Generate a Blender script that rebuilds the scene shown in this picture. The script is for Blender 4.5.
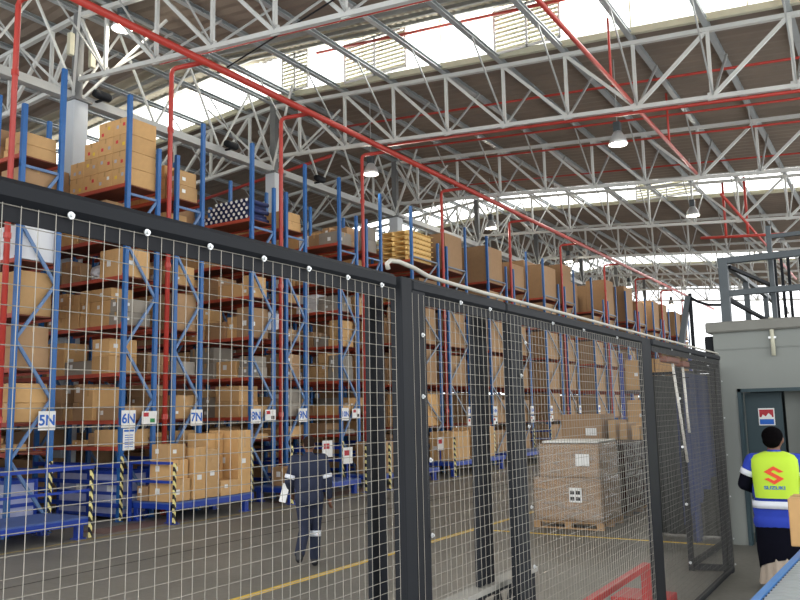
import bpy, bmesh, math, random
from mathutils import Vector, Matrix, Euler

for o in list(bpy.data.objects): bpy.data.objects.remove(o)
S = bpy.context.scene
COL = S.collection
R = random.Random(11)

# ------------------------------------------------------------------ camera
def make_camera():
    f = 806.024
    M = Vector((505, 102, f)).normalized()
    V = Vector((-115, -5800, f)).normalized()
    V = (V - M * V.dot(M)).normalized()
    Xc = M.cross(V)
    right = Vector((Xc.x, M.x, V.x)); up = -Vector((Xc.y, M.y, V.y)); back = -Vector((Xc.z, M.z, V.z))
    cd = bpy.data.cameras.new('camera'); co = bpy.data.objects.new('camera', cd); COL.objects.link(co)
    m = Matrix((right, up, back)).transposed().to_4x4(); m.translation = Vector((0, 0, 2.0))
    co.matrix_world = m
    cd.sensor_fit = 'HORIZONTAL'; cd.sensor_width = 36.0; cd.lens = 36.0 * f / 800.0
    cd.clip_start = 0.05; cd.clip_end = 500
    S.camera = co
make_camera()

# ------------------------------------------------------------------ world, daylight, exposure
WORLD_STRENGTH = 1.75
GLAZING_WATTS = 650
SUN = 0.0
EXPOSURE = 0.62
w = bpy.data.worlds.new('overcast_sky'); S.world = w; w.use_nodes = True
nt = w.node_tree; nt.nodes.clear()
out = nt.nodes.new('ShaderNodeOutputWorld'); bg = nt.nodes.new('ShaderNodeBackground')
bg.inputs['Color'].default_value = (0.96, 0.98, 1.0, 1); bg.inputs['Strength'].default_value = WORLD_STRENGTH
nt.links.new(bg.outputs[0], out.inputs[0])
S.view_settings.view_transform = 'Standard'; S.view_settings.look = 'None'
S.view_settings.gamma = 1.0; S.view_settings.use_curve_mapping = False
S.view_settings.exposure = EXPOSURE

RIDGE_X = -16.2; EAVE_R = 6.5; EAVE_L = -38.9; SL = 0.08
def z_low(x): return 10.046 - SL * abs(x - RIDGE_X)      # lower chord
def z_top(x): return z_low(x) + 1.635                     # upper chord
BANDS = [18.6, 36.4, 55.5]
YEND = 68.0                    # glazing planes
OPEN_W = 3.8
def daylight():
    n = 0
    for g in BANDS:
        for xa, xb in ((RIDGE_X, EAVE_R), (EAVE_L, RIDGE_X)):
            xm = (xa + xb) / 2
            ld = bpy.data.lights.new('skylight', 'AREA'); ld.shape = 'RECTANGLE'
            ld.size = abs(xb - xa) * .97; ld.size_y = 1.3; ld.energy = GLAZING_WATTS; ld.color = (1, .985, .95)
            lo = bpy.data.objects.new('skylight', ld); COL.objects.link(lo)
            # outside the glass, light falling inwards (towards -Y and slightly down)
            slope = (z_top(xb) - z_top(xa)) / (xb - xa)
            lo.matrix_world = Matrix.Translation((xm, g + .12, z_top(xm) + .95)) @ Matrix.Rotation(-math.atan(slope), 4, 'Y') @ Matrix.Rotation(math.radians(-90), 4, 'X')
            n += 1
daylight()

# ------------------------------------------------------------------ materials
def lin(c):
    r = []
    for v in c:
        v /= 255.0
        r.append(v / 12.92 if v <= .04045 else ((v + .055) / 1.055) ** 2.4)
    return (*r, 1)
MATS = {}
def mat(name, rgb, rough=.6, metal=0.0, var=.12, scale=6.0, rand=0.0, emit=0.0, rgb2=None, spec=.5, detail=4):
    if name in MATS: return MATS[name]
    m = bpy.data.materials.new(name); m.use_nodes = True; t = m.node_tree; N = t.nodes; L = t.links
    b = N['Principled BSDF']; b.inputs['Roughness'].default_value = rough; b.inputs['Metallic'].default_value = metal
    b.inputs['Specular IOR Level'].default_value = spec
    tc = N.new('ShaderNodeTexCoord'); nz = N.new('ShaderNodeTexNoise'); nz.inputs['Scale'].default_value = scale
    nz.inputs['Detail'].default_value = detail
    L.new(tc.outputs['Object'], nz.inputs['Vector'])
    mx = N.new('ShaderNodeMix'); mx.data_type = 'RGBA'
    c = lin(rgb)
    c2 = lin(rgb2) if rgb2 else tuple(v * (1 - var * 2) for v in c[:3]) + (1,)
    c1 = c if rgb2 else tuple(min(1, v * (1 + var)) for v in c[:3]) + (1,)
    mx.inputs['A'].default_value = c1; mx.inputs['B'].default_value = c2
    L.new(nz.outputs['Fac'], mx.inputs['Factor'])
    src = mx.outputs['Result']
    if rand:
        oi = N.new('ShaderNodeObjectInfo'); hs = N.new('ShaderNodeHueSaturation')
        mr = N.new('ShaderNodeMapRange'); mr.inputs['To Min'].default_value = 1 - rand; mr.inputs['To Max'].default_value = 1 + rand
        L.new(oi.outputs['Random'], mr.inputs['Value']); L.new(mr.outputs[0], hs.inputs['Value']); L.new(src, hs.inputs['Color'])
        src = hs.outputs['Color']
    L.new(src, b.inputs['Base Color'])
    if emit:
        b.inputs['Emission Color'].default_value = c; b.inputs['Emission Strength'].default_value = emit
    MATS[name] = m; return m

BLUE = mat('rack_blue_paint', (34, 98, 164), .45, var=.15, scale=3)
DBLUE = mat('dark_blue_paint', (28, 62, 160), .45, var=.15, scale=3)
BRACE = mat('brace_steel', (96, 128, 172), .5, var=.15)
BEAM = mat('beam_red_paint', (178, 72, 50), .5, var=.15, scale=3)
DECK = mat('deck_board', (120, 62, 44), .8, var=.2, scale=3)
PIPE = mat('sprinkler_red_paint', (186, 62, 52), .4, var=.1, scale=2)
CARD = mat('cardboard', (200, 160, 110), .85, var=.06, scale=9, rand=.15)
CARD2 = mat('cardboard_brown', (170, 136, 100), .85, var=.08, scale=9, rand=.15)
CARD3 = mat('cardboard_orange', (206, 164, 110), .85, var=.06, scale=9, rand=.1)
WHITEBOX = mat('white_board', (225, 226, 228), .8, var=.03)
TAPE = mat('packing_tape', (196, 158, 108), .25, var=.05)
STICK = mat('sticker_white', (235, 235, 232), .6, var=.02)
TRUSS = mat('truss_white_paint', (206, 208, 204), .5, var=.08, scale=2)
TRUSSD = mat('galvanised_steel', (176, 178, 176), .5, .15, var=.12, scale=2)
PURL = mat('purlin_galvanised', (176, 182, 184), .4, .2, var=.12, scale=2)
BLACK = mat('black_paint', (22, 25, 30), .65, spec=.25, var=.15, scale=4)
BLACK2 = mat('black_angle_steel', (20, 22, 27), .65, spec=.25, var=.15, scale=4)
WIREF = mat('weathered_wire', (98, 97, 92), .6, .1, var=.1)
WIRE = mat('galvanised_wire', (150, 146, 136), .5, .2, var=.08)
SILVER = mat('zinc_washer', (215, 218, 218), .35, .6, var=.05)
GREYBLUE = mat('grey_blue_steel', (70, 78, 82), .5, var=.1)
YELLOW = mat('yellow_paint', (222, 186, 70), .7, var=.15, scale=5)
TIMBER = mat('pine_timber', (236, 200, 130), .75, var=.12, scale=8)
PALLETW = mat('pallet_wood', (176, 140, 98), .85, var=.15, scale=8)
SKIN = mat('skin_brown', (112, 74, 56), .55, var=.05)
HAIR = mat('hair_black', (10, 8, 9), .95, var=.2, scale=60, spec=.05)
BRACEG = mat('brace_grey', (120, 128, 140), .5, .2)
REFL = mat('reflective_band', (222, 226, 234), .35, var=.03)
COLUMN = mat('column_paint', (190, 196, 200), .5, var=.06, scale=2)

def stripes(name, a, b, period, axis=2, tilt=0.0):
    m = bpy.data.materials.new(name); m.use_nodes = True; t = m.node_tree; N = t.nodes; L = t.links
    tc = N.new('ShaderNodeTexCoord'); sp = N.new('ShaderNodeSeparateXYZ'); L.new(tc.outputs['Object'], sp.inputs[0])
    ad = N.new('ShaderNodeMath'); ad.operation = 'MULTIPLY_ADD'; ad.inputs[1].default_value = tilt
    L.new(sp.outputs[1 if axis == 2 else 0], ad.inputs[0]); L.new(sp.outputs[axis], ad.inputs[2])
    d = N.new('ShaderNodeMath'); d.operation = 'DIVIDE'; d.inputs[1].default_value = period; L.new(ad.outputs[0], d.inputs[0])
    fr = N.new('ShaderNodeMath'); fr.operation = 'FRACT'; L.new(d.outputs[0], fr.inputs[0])
    gt = N.new('ShaderNodeMath'); gt.operation = 'GREATER_THAN'; gt.inputs[1].default_value = .5; L.new(fr.outputs[0], gt.inputs[0])
    mx = N.new('ShaderNodeMix'); mx.data_type = 'RGBA'; mx.inputs['A'].default_value = lin(a); mx.inputs['B'].default_value = lin(b)
    L.new(gt.outputs[0], mx.inputs['Factor']); L.new(mx.outputs['Result'], N['Principled BSDF'].inputs['Base Color'])
    N['Principled BSDF'].inputs['Roughness'].default_value = .5
    return m
HAZ = stripes('hazard_stripes', (238, 226, 150), (25, 26, 30), .17, 2, 1.6)

def floor_mat():
    m = bpy.data.materials.new('concrete_floor'); m.use_nodes = True; t = m.node_tree; N = t.nodes; L = t.links
    b = N['Principled BSDF']
    tc = N.new('ShaderNodeTexCoord')
    n1 = N.new('ShaderNodeTexNoise'); n1.inputs['Scale'].default_value = .35; n1.inputs['Detail'].default_value = 6
    n2 = N.new('ShaderNodeTexNoise'); n2.inputs['Scale'].default_value = 14; n2.inputs['Detail'].default_value = 5
    L.new(tc.outputs['Object'], n1.inputs['Vector']); L.new(tc.outputs['Object'], n2.inputs['Vector'])
    r = N.new('ShaderNodeValToRGB'); r.color_ramp.elements[0].position = .3; r.color_ramp.elements[0].color = lin((100, 99, 92))
    r.color_ramp.elements[1].position = .7; r.color_ramp.elements[1].color = lin((136, 132, 122))
    L.new(n1.outputs['Fac'], r.inputs[0])
    mx = N.new('ShaderNodeMix'); mx.data_type = 'RGBA'; mx.blend_type = 'MULTIPLY'; mx.inputs['Factor'].default_value = .5
    r2 = N.new('ShaderNodeValToRGB'); r2.color_ramp.elements[0].position = .3; r2.color_ramp.elements[0].color = (.7, .7, .7, 1); r2.color_ramp.elements[1].position = .65
    L.new(n2.outputs['Fac'], r2.inputs[0]); L.new(r.outputs[0], mx.inputs['A']); L.new(r2.outputs[0], mx.inputs['B'])
    L.new(mx.outputs['Result'], b.inputs['Base Color'])
    b.inputs['Roughness'].default_value = .5; b.inputs['Specular IOR Level'].default_value = .35
    return m
def roof_mat(name, a, b2):
    m = bpy.data.materials.new(name); m.use_nodes = True; t = m.node_tree; N = t.nodes; L = t.links
    b = N['Principled BSDF']; b.inputs['Roughness'].default_value = .8
    tc = N.new('ShaderNodeTexCoord'); sp = N.new('ShaderNodeSeparateXYZ'); L.new(tc.outputs['Object'], sp.inputs[0])
    nz = N.new('ShaderNodeTexNoise'); nz.inputs['Scale'].default_value = .8; nz.inputs['Detail'].default_value = 6
    L.new(tc.outputs['Object'], nz.inputs['Vector'])
    mx = N.new('ShaderNodeMix'); mx.data_type = 'RGBA'; mx.inputs['A'].default_value = lin(a); mx.inputs['B'].default_value = lin(b2)
    L.new(nz.outputs['Fac'], mx.inputs['Factor'])
    L.new(mx.outputs['Result'], b.inputs['Base Color'])
    return m
FLOOR = floor_mat()
ROOF = roof_mat('roof_underside', (148, 134, 120), (112, 102, 92))
ROOFL = roof_mat('rooflight_sheet', (164, 156, 136), (128, 122, 106))
BOOTHM = mat('booth_grey_green_paint', (134, 138, 133), .7, var=.06, scale=1.5, spec=.3)
SLABM = mat('booth_slab_concrete', (126, 126, 119), .8, var=.12, scale=4)
DOORM = mat('door_dark_teal', (40, 62, 68), .5, var=.1, scale=2)
WALLM = mat('wall_cladding', (120, 112, 102), .8, var=.15, scale=.5)
LOUV = mat('louvre_cream', (196, 194, 172), .6, var=.06)
def glass_mat():
    m = bpy.data.materials.new('skylight_glass'); m.use_nodes = True; t = m.node_tree; N = t.nodes; L = t.links
    N.clear(); o = N.new('ShaderNodeOutputMaterial'); tr = N.new('ShaderNodeBsdfTransparent'); tl = N.new('ShaderNodeBsdfTranslucent')
    gl = N.new('ShaderNodeBsdfGlossy'); gl.inputs['Roughness'].default_value = .1
    tl.inputs['Color'].default_value = (.95, .97, .95, 1); tr.inputs['Color'].default_value = (.97, .98, .97, 1)
    m1 = N.new('ShaderNodeMixShader'); m1.inputs[0].default_value = .25; L.new(tr.outputs[0], m1.inputs[1]); L.new(tl.outputs[0], m1.inputs[2])
    m2 = N.new('ShaderNodeMixShader'); m2.inputs[0].default_value = .04; L.new(m1.outputs[0], m2.inputs[1]); L.new(gl.outputs[0], m2.inputs[2])
    L.new(m2.outputs[0], o.inputs[0]); return m
GLASS = glass_mat()
def film_mat(name, tint, fac, gcol=(1, 1, 1, 1), spec=.9, rough=.12):
    m = bpy.data.materials.new(name); m.use_nodes = True; t = m.node_tree; N = t.nodes; L = t.links
    N.clear(); o = N.new('ShaderNodeOutputMaterial'); tr = N.new('ShaderNodeBsdfTransparent'); tr.inputs['Color'].default_value = tint
    gl = N.new('ShaderNodeBsdfPrincipled'); gl.inputs['Roughness'].default_value = rough; gl.inputs['Specular IOR Level'].default_value = spec; gl.inputs['Base Color'].default_value = gcol
    nz = N.new('ShaderNodeTexNoise'); nz.inputs['Scale'].default_value = 2.2; nz.inputs['Detail'].default_value = 3; nz.inputs['Distortion'].default_value = 1.2
    tc = N.new('ShaderNodeTexCoord'); mp = N.new('ShaderNodeMapping'); mp.inputs['Scale'].default_value = (1, 1, 3.5)
    L.new(tc.outputs['Object'], mp.inputs['Vector']); L.new(mp.outputs[0], nz.inputs['Vector'])
    bp = N.new('ShaderNodeBump'); bp.inputs['Strength'].default_value = .8; bp.inputs['Distance'].default_value = .05
    L.new(nz.outputs['Fac'], bp.inputs['Height']); L.new(bp.outputs[0], gl.inputs['Normal'])
    rr = N.new('ShaderNodeMapRange'); rr.inputs['From Min'].default_value = .35; rr.inputs['From Max'].default_value = .7
    rr.inputs['To Min'].default_value = fac * .5; rr.inputs['To Max'].default_value = min(1, fac * 1.5); L.new(nz.outputs['Fac'], rr.inputs['Value'])
    mx = N.new('ShaderNodeMixShader'); L.new(rr.outputs[0], mx.inputs[0]); L.new(tr.outputs[0], mx.inputs[1]); L.new(gl.outputs[0], mx.inputs[2])
    L.new(mx.outputs[0], o.inputs[0]); return m
FILM = film_mat('stretch_film', (.96, .95, .93, 1), .36, (.50, .44, .37, 1))
DFILM = film_mat('dark_stretch_film', (.35, .2, .18, 1), .4, (.05, .03, .03, 1), .3, .35)
LAMPE = mat('lamp_glow', (255, 240, 214), .5, var=0, emit=14)
def srgb_mat(n, c, **k): return mat(n, c, var=.04, **k)

# ------------------------------------------------------------------ mesh builder
class MB:
    def __init__(s): s.v = []; s.f = []
    def raw(s, vs, fs):
        b = len(s.v); s.v += [Vector(v) for v in vs]; s.f += [tuple(i + b for i in f) for f in fs]
    def box(s, a, b):
        (x0, y0, z0), (x1, y1, z1) = a, b
        s.raw([(x0,y0,z0),(x1,y0,z0),(x1,y1,z0),(x0,y1,z0),(x0,y0,z1),(x1,y0,z1),(x1,y1,z1),(x0,y1,z1)],
              [(0,3,2,1),(4,5,6,7),(0,1,5,4),(1,2,6,5),(2,3,7,6),(3,0,4,7)])
    def cbox(s, a, b, c=.008):
        """box with chamfered edges"""
        bm = bmesh.new(); bmesh.ops.create_cube(bm, size=1)
        for v in bm.verts: v.co = Vector([(a[i] + b[i]) / 2 + v.co[i] * (b[i] - a[i]) for i in range(3)])
        bmesh.ops.bevel(bm, geom=bm.edges[:], offset=c, segments=1, affect='EDGES', profile=.5)
        bm.verts.index_update(); s.raw([v.co.copy() for v in bm.verts], [[v.index for v in f.verts] for f in bm.faces]); bm.free()
    def bar(s, p, q, w, h=None, up=(0, 0, 1)):
        h = h or w; p = Vector(p); q = Vector(q); d = (q - p).normalized(); up = Vector(up)
        if abs(d.dot(up)) > .99: up = Vector((1, 0, 0))
        sd = d.cross(up).normalized(); u = sd.cross(d)
        vs = [e + sd * (i * w / 2) + u * (j * h / 2) for e in (p, q) for i, j in ((-1,-1),(1,-1),(1,1),(-1,1))]
        s.raw(vs, [(0,3,2,1),(4,5,6,7),(0,1,5,4),(1,2,6,5),(2,3,7,6),(3,0,4,7)])
    def tube(s, pts, r, n=8, caps=True):
        pts = [Vector(p) for p in pts]; rings = []
        rs = r if isinstance(r, (list, tuple)) else [r] * len(pts)
        ref = None
        for i, p in enumerate(pts):
            d = (pts[min(i + 1, len(pts) - 1)] - pts[max(i - 1, 0)]).normalized()
            if ref is None: ref = Vector((0, 0, 1)) if abs(d.z) < .9 else Vector((1, 0, 0))
            sd = d.cross(ref).normalized(); u = sd.cross(d).normalized(); ref = u
            rings.append([p + (sd * math.cos(2*math.pi*k/n) + u * math.sin(2*math.pi*k/n)) * rs[i] for k in range(n)])
        fs = []
        for i in range(len(rings) - 1):
            for k in range(n): fs.append((i*n+k, i*n+(k+1)%n, (i+1)*n+(k+1)%n, (i+1)*n+k))
        if caps: fs.append(tuple(range(n))[::-1]); fs.append(tuple((len(rings)-1)*n + k for k in range(n)))
        s.raw([v for r_ in rings for v in r_], fs)
    def lathe(s, c, prof, n=16, axis='z'):
        vs = []; fs = []
        for (r, z) in prof:
            for k in range(n):
                a = 2*math.pi*k/n
                v = (r*math.cos(a), r*math.sin(a), z) if axis == 'z' else ((z, r*math.cos(a), r*math.sin(a)) if axis == 'x' else (r*math.sin(a), z, r*math.cos(a)))
                vs.append(Vector(v) + Vector(c))
        for i in range(len(prof) - 1):
            for k in range(n): fs.append((i*n+k, i*n+(k+1)%n, (i+1)*n+(k+1)%n, (i+1)*n+k))
        s.raw(vs, fs)
    def quad(s, *p): s.raw(p, [tuple(range(len(p)))])
    def build(s, name, m, parent=None, smooth=False, origin=None):
        me = bpy.data.meshes.new(name)
        if origin is not None: off = Vector(origin)
        elif parent is not None: off = WLOC.get(parent.name, Vector((0, 0, 0)))
        else:
            xs = [v.x for v in s.v]; ys = [v.y for v in s.v]; zs = [v.z for v in s.v]
            off = Vector(((min(xs)+max(xs))/2, (min(ys)+max(ys))/2, min(zs)))
        me.from_pydata([v - off for v in s.v], [], s.f); me.materials.append(m)
        if smooth:
            for p in me.polygons: p.use_smooth = True
        o = bpy.data.objects.new(name, me); COL.objects.link(o)
        if parent is not None: o.parent = parent; WLOC[o.name] = off
        else: o.location = off; WLOC[o.name] = off
        return o
WLOC = {}
def tag(o, label=None, cat=None, group=None, kind=None):
    if label: o['label'] = label
    if cat: o['category'] = cat
    if group: o['group'] = group
    if kind: o['kind'] = kind
    return o
def thing(name, loc, label, cat, group=None):
    o = bpy.data.objects.new(name, None); COL.objects.link(o); o.location = loc; o.empty_display_size = .1
    WLOC[o.name] = Vector(loc); return tag(o, label, cat, group)
def dup(root, loc, label, group=None, rz=0):
    def cp(o, par):
        c = o.copy(); COL.objects.link(c)
        if par is not None: c.parent = par
        for ch in list(o.children): cp(ch, c)
        return c
    kids = root; r = cp(root, None); r.location = loc; r.rotation_euler.z = rz; r['label'] = label; WLOC[r.name] = Vector(loc)
    if group: r['group'] = group
    return r
def struct(mb, name, m, **k): return tag(mb.build(name, m, **k), kind='structure')
def text(body, size, m, parent, loc, rot, name='lettering', depth=.002, align='CENTER', sx=1.0):
    cu = bpy.data.curves.new('t', 'FONT'); cu.body = body; cu.size = size; cu.extrude = depth; cu.offset = size * .022; cu.align_x = align; cu.align_y = 'CENTER'
    ob = bpy.data.objects.new('t', cu); COL.objects.link(ob)
    me = bpy.data.meshes.new_from_object(ob.evaluated_get(bpy.context.evaluated_depsgraph_get())); bpy.data.objects.remove(ob)
    M = Matrix.Translation(Vector(loc) - WLOC[parent.name]) @ Euler(rot).to_matrix().to_4x4() @ Matrix.Diagonal((sx, 1, 1, 1))
    me.transform(M); me.materials.clear(); me.materials.append(m)
    o = bpy.data.objects.new(name, me); COL.objects.link(o); o.parent = parent; WLOC[o.name] = WLOC[parent.name]
    return o
ROTX = (math.radians(90), 0, math.radians(90))   # readable from +X
ROTY = (math.radians(90), 0, 0)                  # readable from -Y
ORD = ['first', 'second', 'third', 'fourth', 'fifth', 'sixth', 'seventh', 'eighth', 'ninth', 'tenth', 'eleventh', 'twelfth', 'thirteenth', 'fourteenth', 'fifteenth']

# ------------------------------------------------------------------ shell
b = MB(); b.box((-39, -3, -.2), (8, 115, 0)); struct(b, 'floor', FLOOR, origin=(0, 0, 0))
b = MB(); b.box((-39.2, -3, 0), (-39, YEND, 8.6)); struct(b, 'wall_left', WALLM)
# painted lines / joints on the floor
b = MB(); b.box((-6.47, -3, 0), (-6.36, 30, .004)); tag(struct(b, 'trim_1', YELLOW), 'yellow line painted along the aisle floor')
b = MB(); b.box((-6.4, 12.6, 0), (-2.4, 12.68, .004)); struct(b, 'trim_2', YELLOW)
b = MB(); b.box((-3.6, 15.6, 0), (-2.35, 15.68, .004)); struct(b, 'trim_3', YELLOW)
JOINT = mat('floor_joint', (62, 60, 55), .8)
b = MB(); b.box((-9.36, -3, 0), (-9.33, 60, .003)); struct(b, 'trim_4', JOINT)
b = MB(); b.box((-11.78, -3, 0), (-11.70, 60, .003)); struct(b, 'trim_5', mat('worn_yellow_line', (150, 132, 84), .8, var=.25, scale=8))
b = MB(); b.box((-12.7, 9.5, 0), (-12.0, 11.5, .003)); b.box((-12.6, 14.5, 0), (-12.0, 21.5, .003))
struct(b, 'trim_6', mat('faded_red_floor_paint', (132, 92, 86), .8, rgb2=(112, 104, 96), scale=3))
b = MB()
for yy in (16.2,): b.box((-11.6, yy, 0), (-2.35, yy + .025, .003))
struct(b, 'trim_7', JOINT)

# roof sheets with openings for the skylights
def roof():
    edges = [-3.0]
    for g in BANDS: edges += [g - OPEN_W, g]
    edges.append(YEND)
    def zr(x): return z_top(x) + .16
    for side, (xa, xb) in enumerate(((EAVE_L, RIDGE_X), (RIDGE_X, EAVE_R))):
        for i in range(0, len(edges), 2):
            y0, y1 = edges[i], edges[i+1]
            # corrugated sheet, ribs along X direction seen from below
            b = MB(); n = max(4, int((y1 - y0) / .19)); vs = []; fs = []
            for k in range(n + 1):
                y = y0 + (y1 - y0) * k / n; dz = .035 if k % 2 else 0
                for x in (xa, xb): vs.append((x, y, zr(x) + dz))
            for k in range(n): fs.append((2*k, 2*k+1, 2*k+3, 2*k+2))
            b.raw(vs, fs)
            vs2 = [(v[0], v[1], v[2] + .06) for v in vs]; b.raw(vs2, [f[::-1] for f in fs])
            struct(b, 'ceiling', ROOF, origin=(0, 0, 0))
        for g in BANDS:
            # monitor roof rising from the near edge of the opening to above the glass, corrugated end overhanging it
            b = MB(); n = int((xb - xa) / .11); vs = []; fs = []
            for k in range(n + 1):
                x = xa + (xb - xa) * k / n; dz = .1 * (k % 2)
                vs += [(x, g - OPEN_W - .1, zr(x) + .02 + dz * .7), (x, g + .35, zr(x) + 1.48 + dz)]
            for k in range(n): fs.append((2*k, 2*k+1, 2*k+3, 2*k+2))
            b.raw(vs, fs); struct(b, 'ceiling', ROOFL, origin=(0, 0, 0))
            b = MB()
            for f_ in (.22, .5, .78): b.bar((xa, g - OPEN_W * (1 - f_), zr(xa) + 1.38 * f_ - .03), (xb, g - OPEN_W * (1 - f_), zr(xb) + 1.38 * f_ - .03), .06, .1)
            struct(b, 'trim', TRUSSD, origin=(0, 0, 0))
            # upstand + sill at the bottom of the glazing, head at top
            b = MB(); m = (z_top(xb) - z_top(xa))
            b.bar((xa, g, zr(xa) + .04), (xb, g, zr(xb) + .04), .12, .16); b.bar((xa, g, zr(xa) + 1.42), (xb, g, zr(xb) + 1.42), .08, .07)
            struct(b, 'trim', LOUV, origin=(0, 0, 0))
            b = MB(); b.quad((xa, g, zr(xa) + .1), (xb, g, zr(xb) + .1), (xb, g, zr(xb) + 1.4), (xa, g, zr(xa) + 1.4)); win = struct(b, 'window_1', GLASS, origin=(0, 0, 0))
            fr = MB(); x = xa + 1.0
            while x < xb: fr.bar((x, g, zr(x) + .1), (x, g, zr(x) + 1.4), .035); x += 2.6
            fr.build('window_frame', LOUV, win)
roof()
# louvre panels set into the first rows of glazing
def louvre(xa, xb, g, label):
    z = lambda x: z_top(x) + .27
    t = thing('louvre_vent', ((xa+xb)/2, g - .08, z((xa+xb)/2)), label, 'vent', 'cream louvre panels in the rooflight')
    b = MB(); zz = z((xa+xb)/2)
    for x in (xa, (xa+xb)/2, xb): b.box((x - .03, g - .1, zz), (x + .03, g - .04, zz + 1.22))
    b.box((xa, g - .1, zz), (xb, g - .04, zz + .06)); b.box((xa, g - .1, zz + 1.16), (xb, g - .04, zz + 1.22)); b.build('frame', WHITEBOX, t)
    b = MB(); k = 0
    while k < 9:
        h = zz + .07 + k * .12; b.raw([(xa, g - .09, h), (xb, g - .09, h), (xb, g - .04, h + .11), (xa, g - .04, h + .11), (xa, g-.075, h), (xb, g-.075, h), (xb, g-.025, h+.11), (xa, g-.025, h+.11)], [(0,1,2,3),(7,6,5,4),(0,4,5,1),(3,2,6,7)]); k += 1
    b.build('slat', LOUV, t)
louvre(-8.35, -6.55, 18.6, 'cream louvred vent panel in the bright rooflight above the middle of the truss')
louvre(-13.2, -11.1 , 18.6, 'cream louvred vent panel near the ridge end of the bright rooflight')
louvre(-15.6, -14.6, 18.6, 'narrow cream louvre closest to the ridge in the nearest rooflight')
louvre(-9.6, -6.9, 36.4, 'pale louvred vent in the second rooflight back, behind the hanging lamp')

# ------------------------------------------------------------------ roof trusses
NODE = [RIDGE_X + 1.72 * k for k in range(14)]
TY = [18.84 + 7.18 * k for k in range(-1, 11)]
TY = TY[:1] + TY[1:]
def make_truss(y, label, braces=True):
    t = thing('roof_truss', (RIDGE_X, y, z_low(RIDGE_X)), label, 'roof truss', 'white steel roof trusses')
    for sgn in (1, -1):
        X = [RIDGE_X] + [RIDGE_X + sgn * (1.03 + 1.72 * k) for k in range(13)]
        b = MB(); b.bar((X[0], y, z_low(X[0])), (X[-1], y, z_low(X[-1])), .11, .10); b.build('bottom_chord', TRUSS, t)
        b = MB(); b.bar((X[0], y, z_top(X[0])), (X[-1], y, z_top(X[-1])), .12, .10); b.build('top_chord', TRUSS, t)
        for k in range(14):
            if k == 0 and sgn < 0: continue
            b = MB(); b.bar((X[k], y, z_low(X[k])), (X[k], y, z_top(X[k])), .075, .075); b.box((X[k]-.09, y-.02, z_low(X[k])-.07), (X[k]+.11, y+.02, z_low(X[k])+.12)); b.build('vertical_strut', TRUSS, t)
        for k in range(13):
            b = MB()
            if k < 7: p, q = (X[k], y, z_top(X[k])), (X[k+1], y, z_low(X[k+1]))
            else: p, q = (X[k], y, z_low(X[k])), (X[k+1], y, z_top(X[k+1]))
            b.bar(p, q, .08, .08); b.build('diagonal_strut', TRUSS, t)
        if braces:
            for k in range(1, 13):
                b = MB(); b.bar((X[k] + .03, y, z_low(X[k])), (X[k] + .03, y - 1.9, z_top(X[k]) + .1), .035, .035)
                b.bar((X[k] + .03, y, z_low(X[k])), (X[k] + .1, y + 1.9, z_top(X[k]) + .1), .05, .05); b.build('knee_brace', TRUSSD, t)
    return t
words = ['nearest', 'second nearest', 'third nearest', 'fourth nearest', 'fifth nearest', 'sixth nearest', 'seventh nearest', 'eighth nearest', 'ninth nearest', 'tenth nearest', 'eleventh nearest', 'farthest']
T0 = make_truss(TY[0], 'white steel lattice roof truss cutting the top left corner of the picture, nearest of all')
for i, y in enumerate(TY[1:8], 1):
    dup(T0, (RIDGE_X, y, z_low(RIDGE_X)), 'white steel lattice roof truss under the dark roof, %s to the viewer' % words[i])

# purlins running away from the viewer
for sgn in (1, -1):
    for k in range(0, 14):
        x = RIDGE_X + sgn * (1.03 + 1.72 * (k - 1)) if k else RIDGE_X
        if sgn < 0 and k == 0: continue
        b = MB(); zc = z_top(x) + .12
        b.raw([(x+dx, yy, zc+dz) for yy in (-3, YEND) for dx, dz in ((-.07,-.06),(.07,-.06),(.07,-.045),(-.055,-.045),(-.055,.035),(.07,.035),(.07,.05),(-.07,.05))],
              [tuple(range(8))[::-1], tuple(range(8, 16))] + [(i, (i+1)%8, (i+1)%8+8, i+8) for i in range(8)])
        side = 'right' if sgn > 0 else 'left'
        lab = 'grey steel roof purlin running along the ridge' if k == 0 else 'grey steel roof purlin, %s to the %s of the ridge' % (ORD[k-1], side)
        tag(b.build('roof_purlin', PURL), lab, 'purlin', 'grey roof purlins')

# girder on the column line
def girder():
    t = thing('ridge_girder', (RIDGE_X, -3, 9.6), 'white steel lattice girder carried by the columns above the blue racks', 'girder')
    b = MB(); b.bar((RIDGE_X, -3, 9.6), (RIDGE_X, YEND, 9.6), .16, .2); b.build('bottom_chord', TRUSSD, t)
    b = MB(); b.bar((RIDGE_X - .75, -3, 9.85), (RIDGE_X - .75, YEND, 9.85), .08, .1); b.build('side_chord', TRUSSD, t)
    y = 4.48; k = 0
    while y < 60:
        b = MB(); h = 7.18 / 3
        for j in range(3):
            ya = y + j * h
            b.bar((RIDGE_X, ya, 9.65), (RIDGE_X, ya + h/2, 11.7), .05); b.bar((RIDGE_X, ya + h/2, 11.7), (RIDGE_X, ya + h, 9.65), .05)
            b.bar((RIDGE_X, ya, 9.65), (RIDGE_X - .75, ya + h/2, 9.85), .045); b.bar((RIDGE_X - .75, ya + h/2, 9.85), (RIDGE_X, ya + h, 9.65), .045)
        b.build('web_lattice', TRUSS, t)
        y += 7.18
girder()
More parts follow.
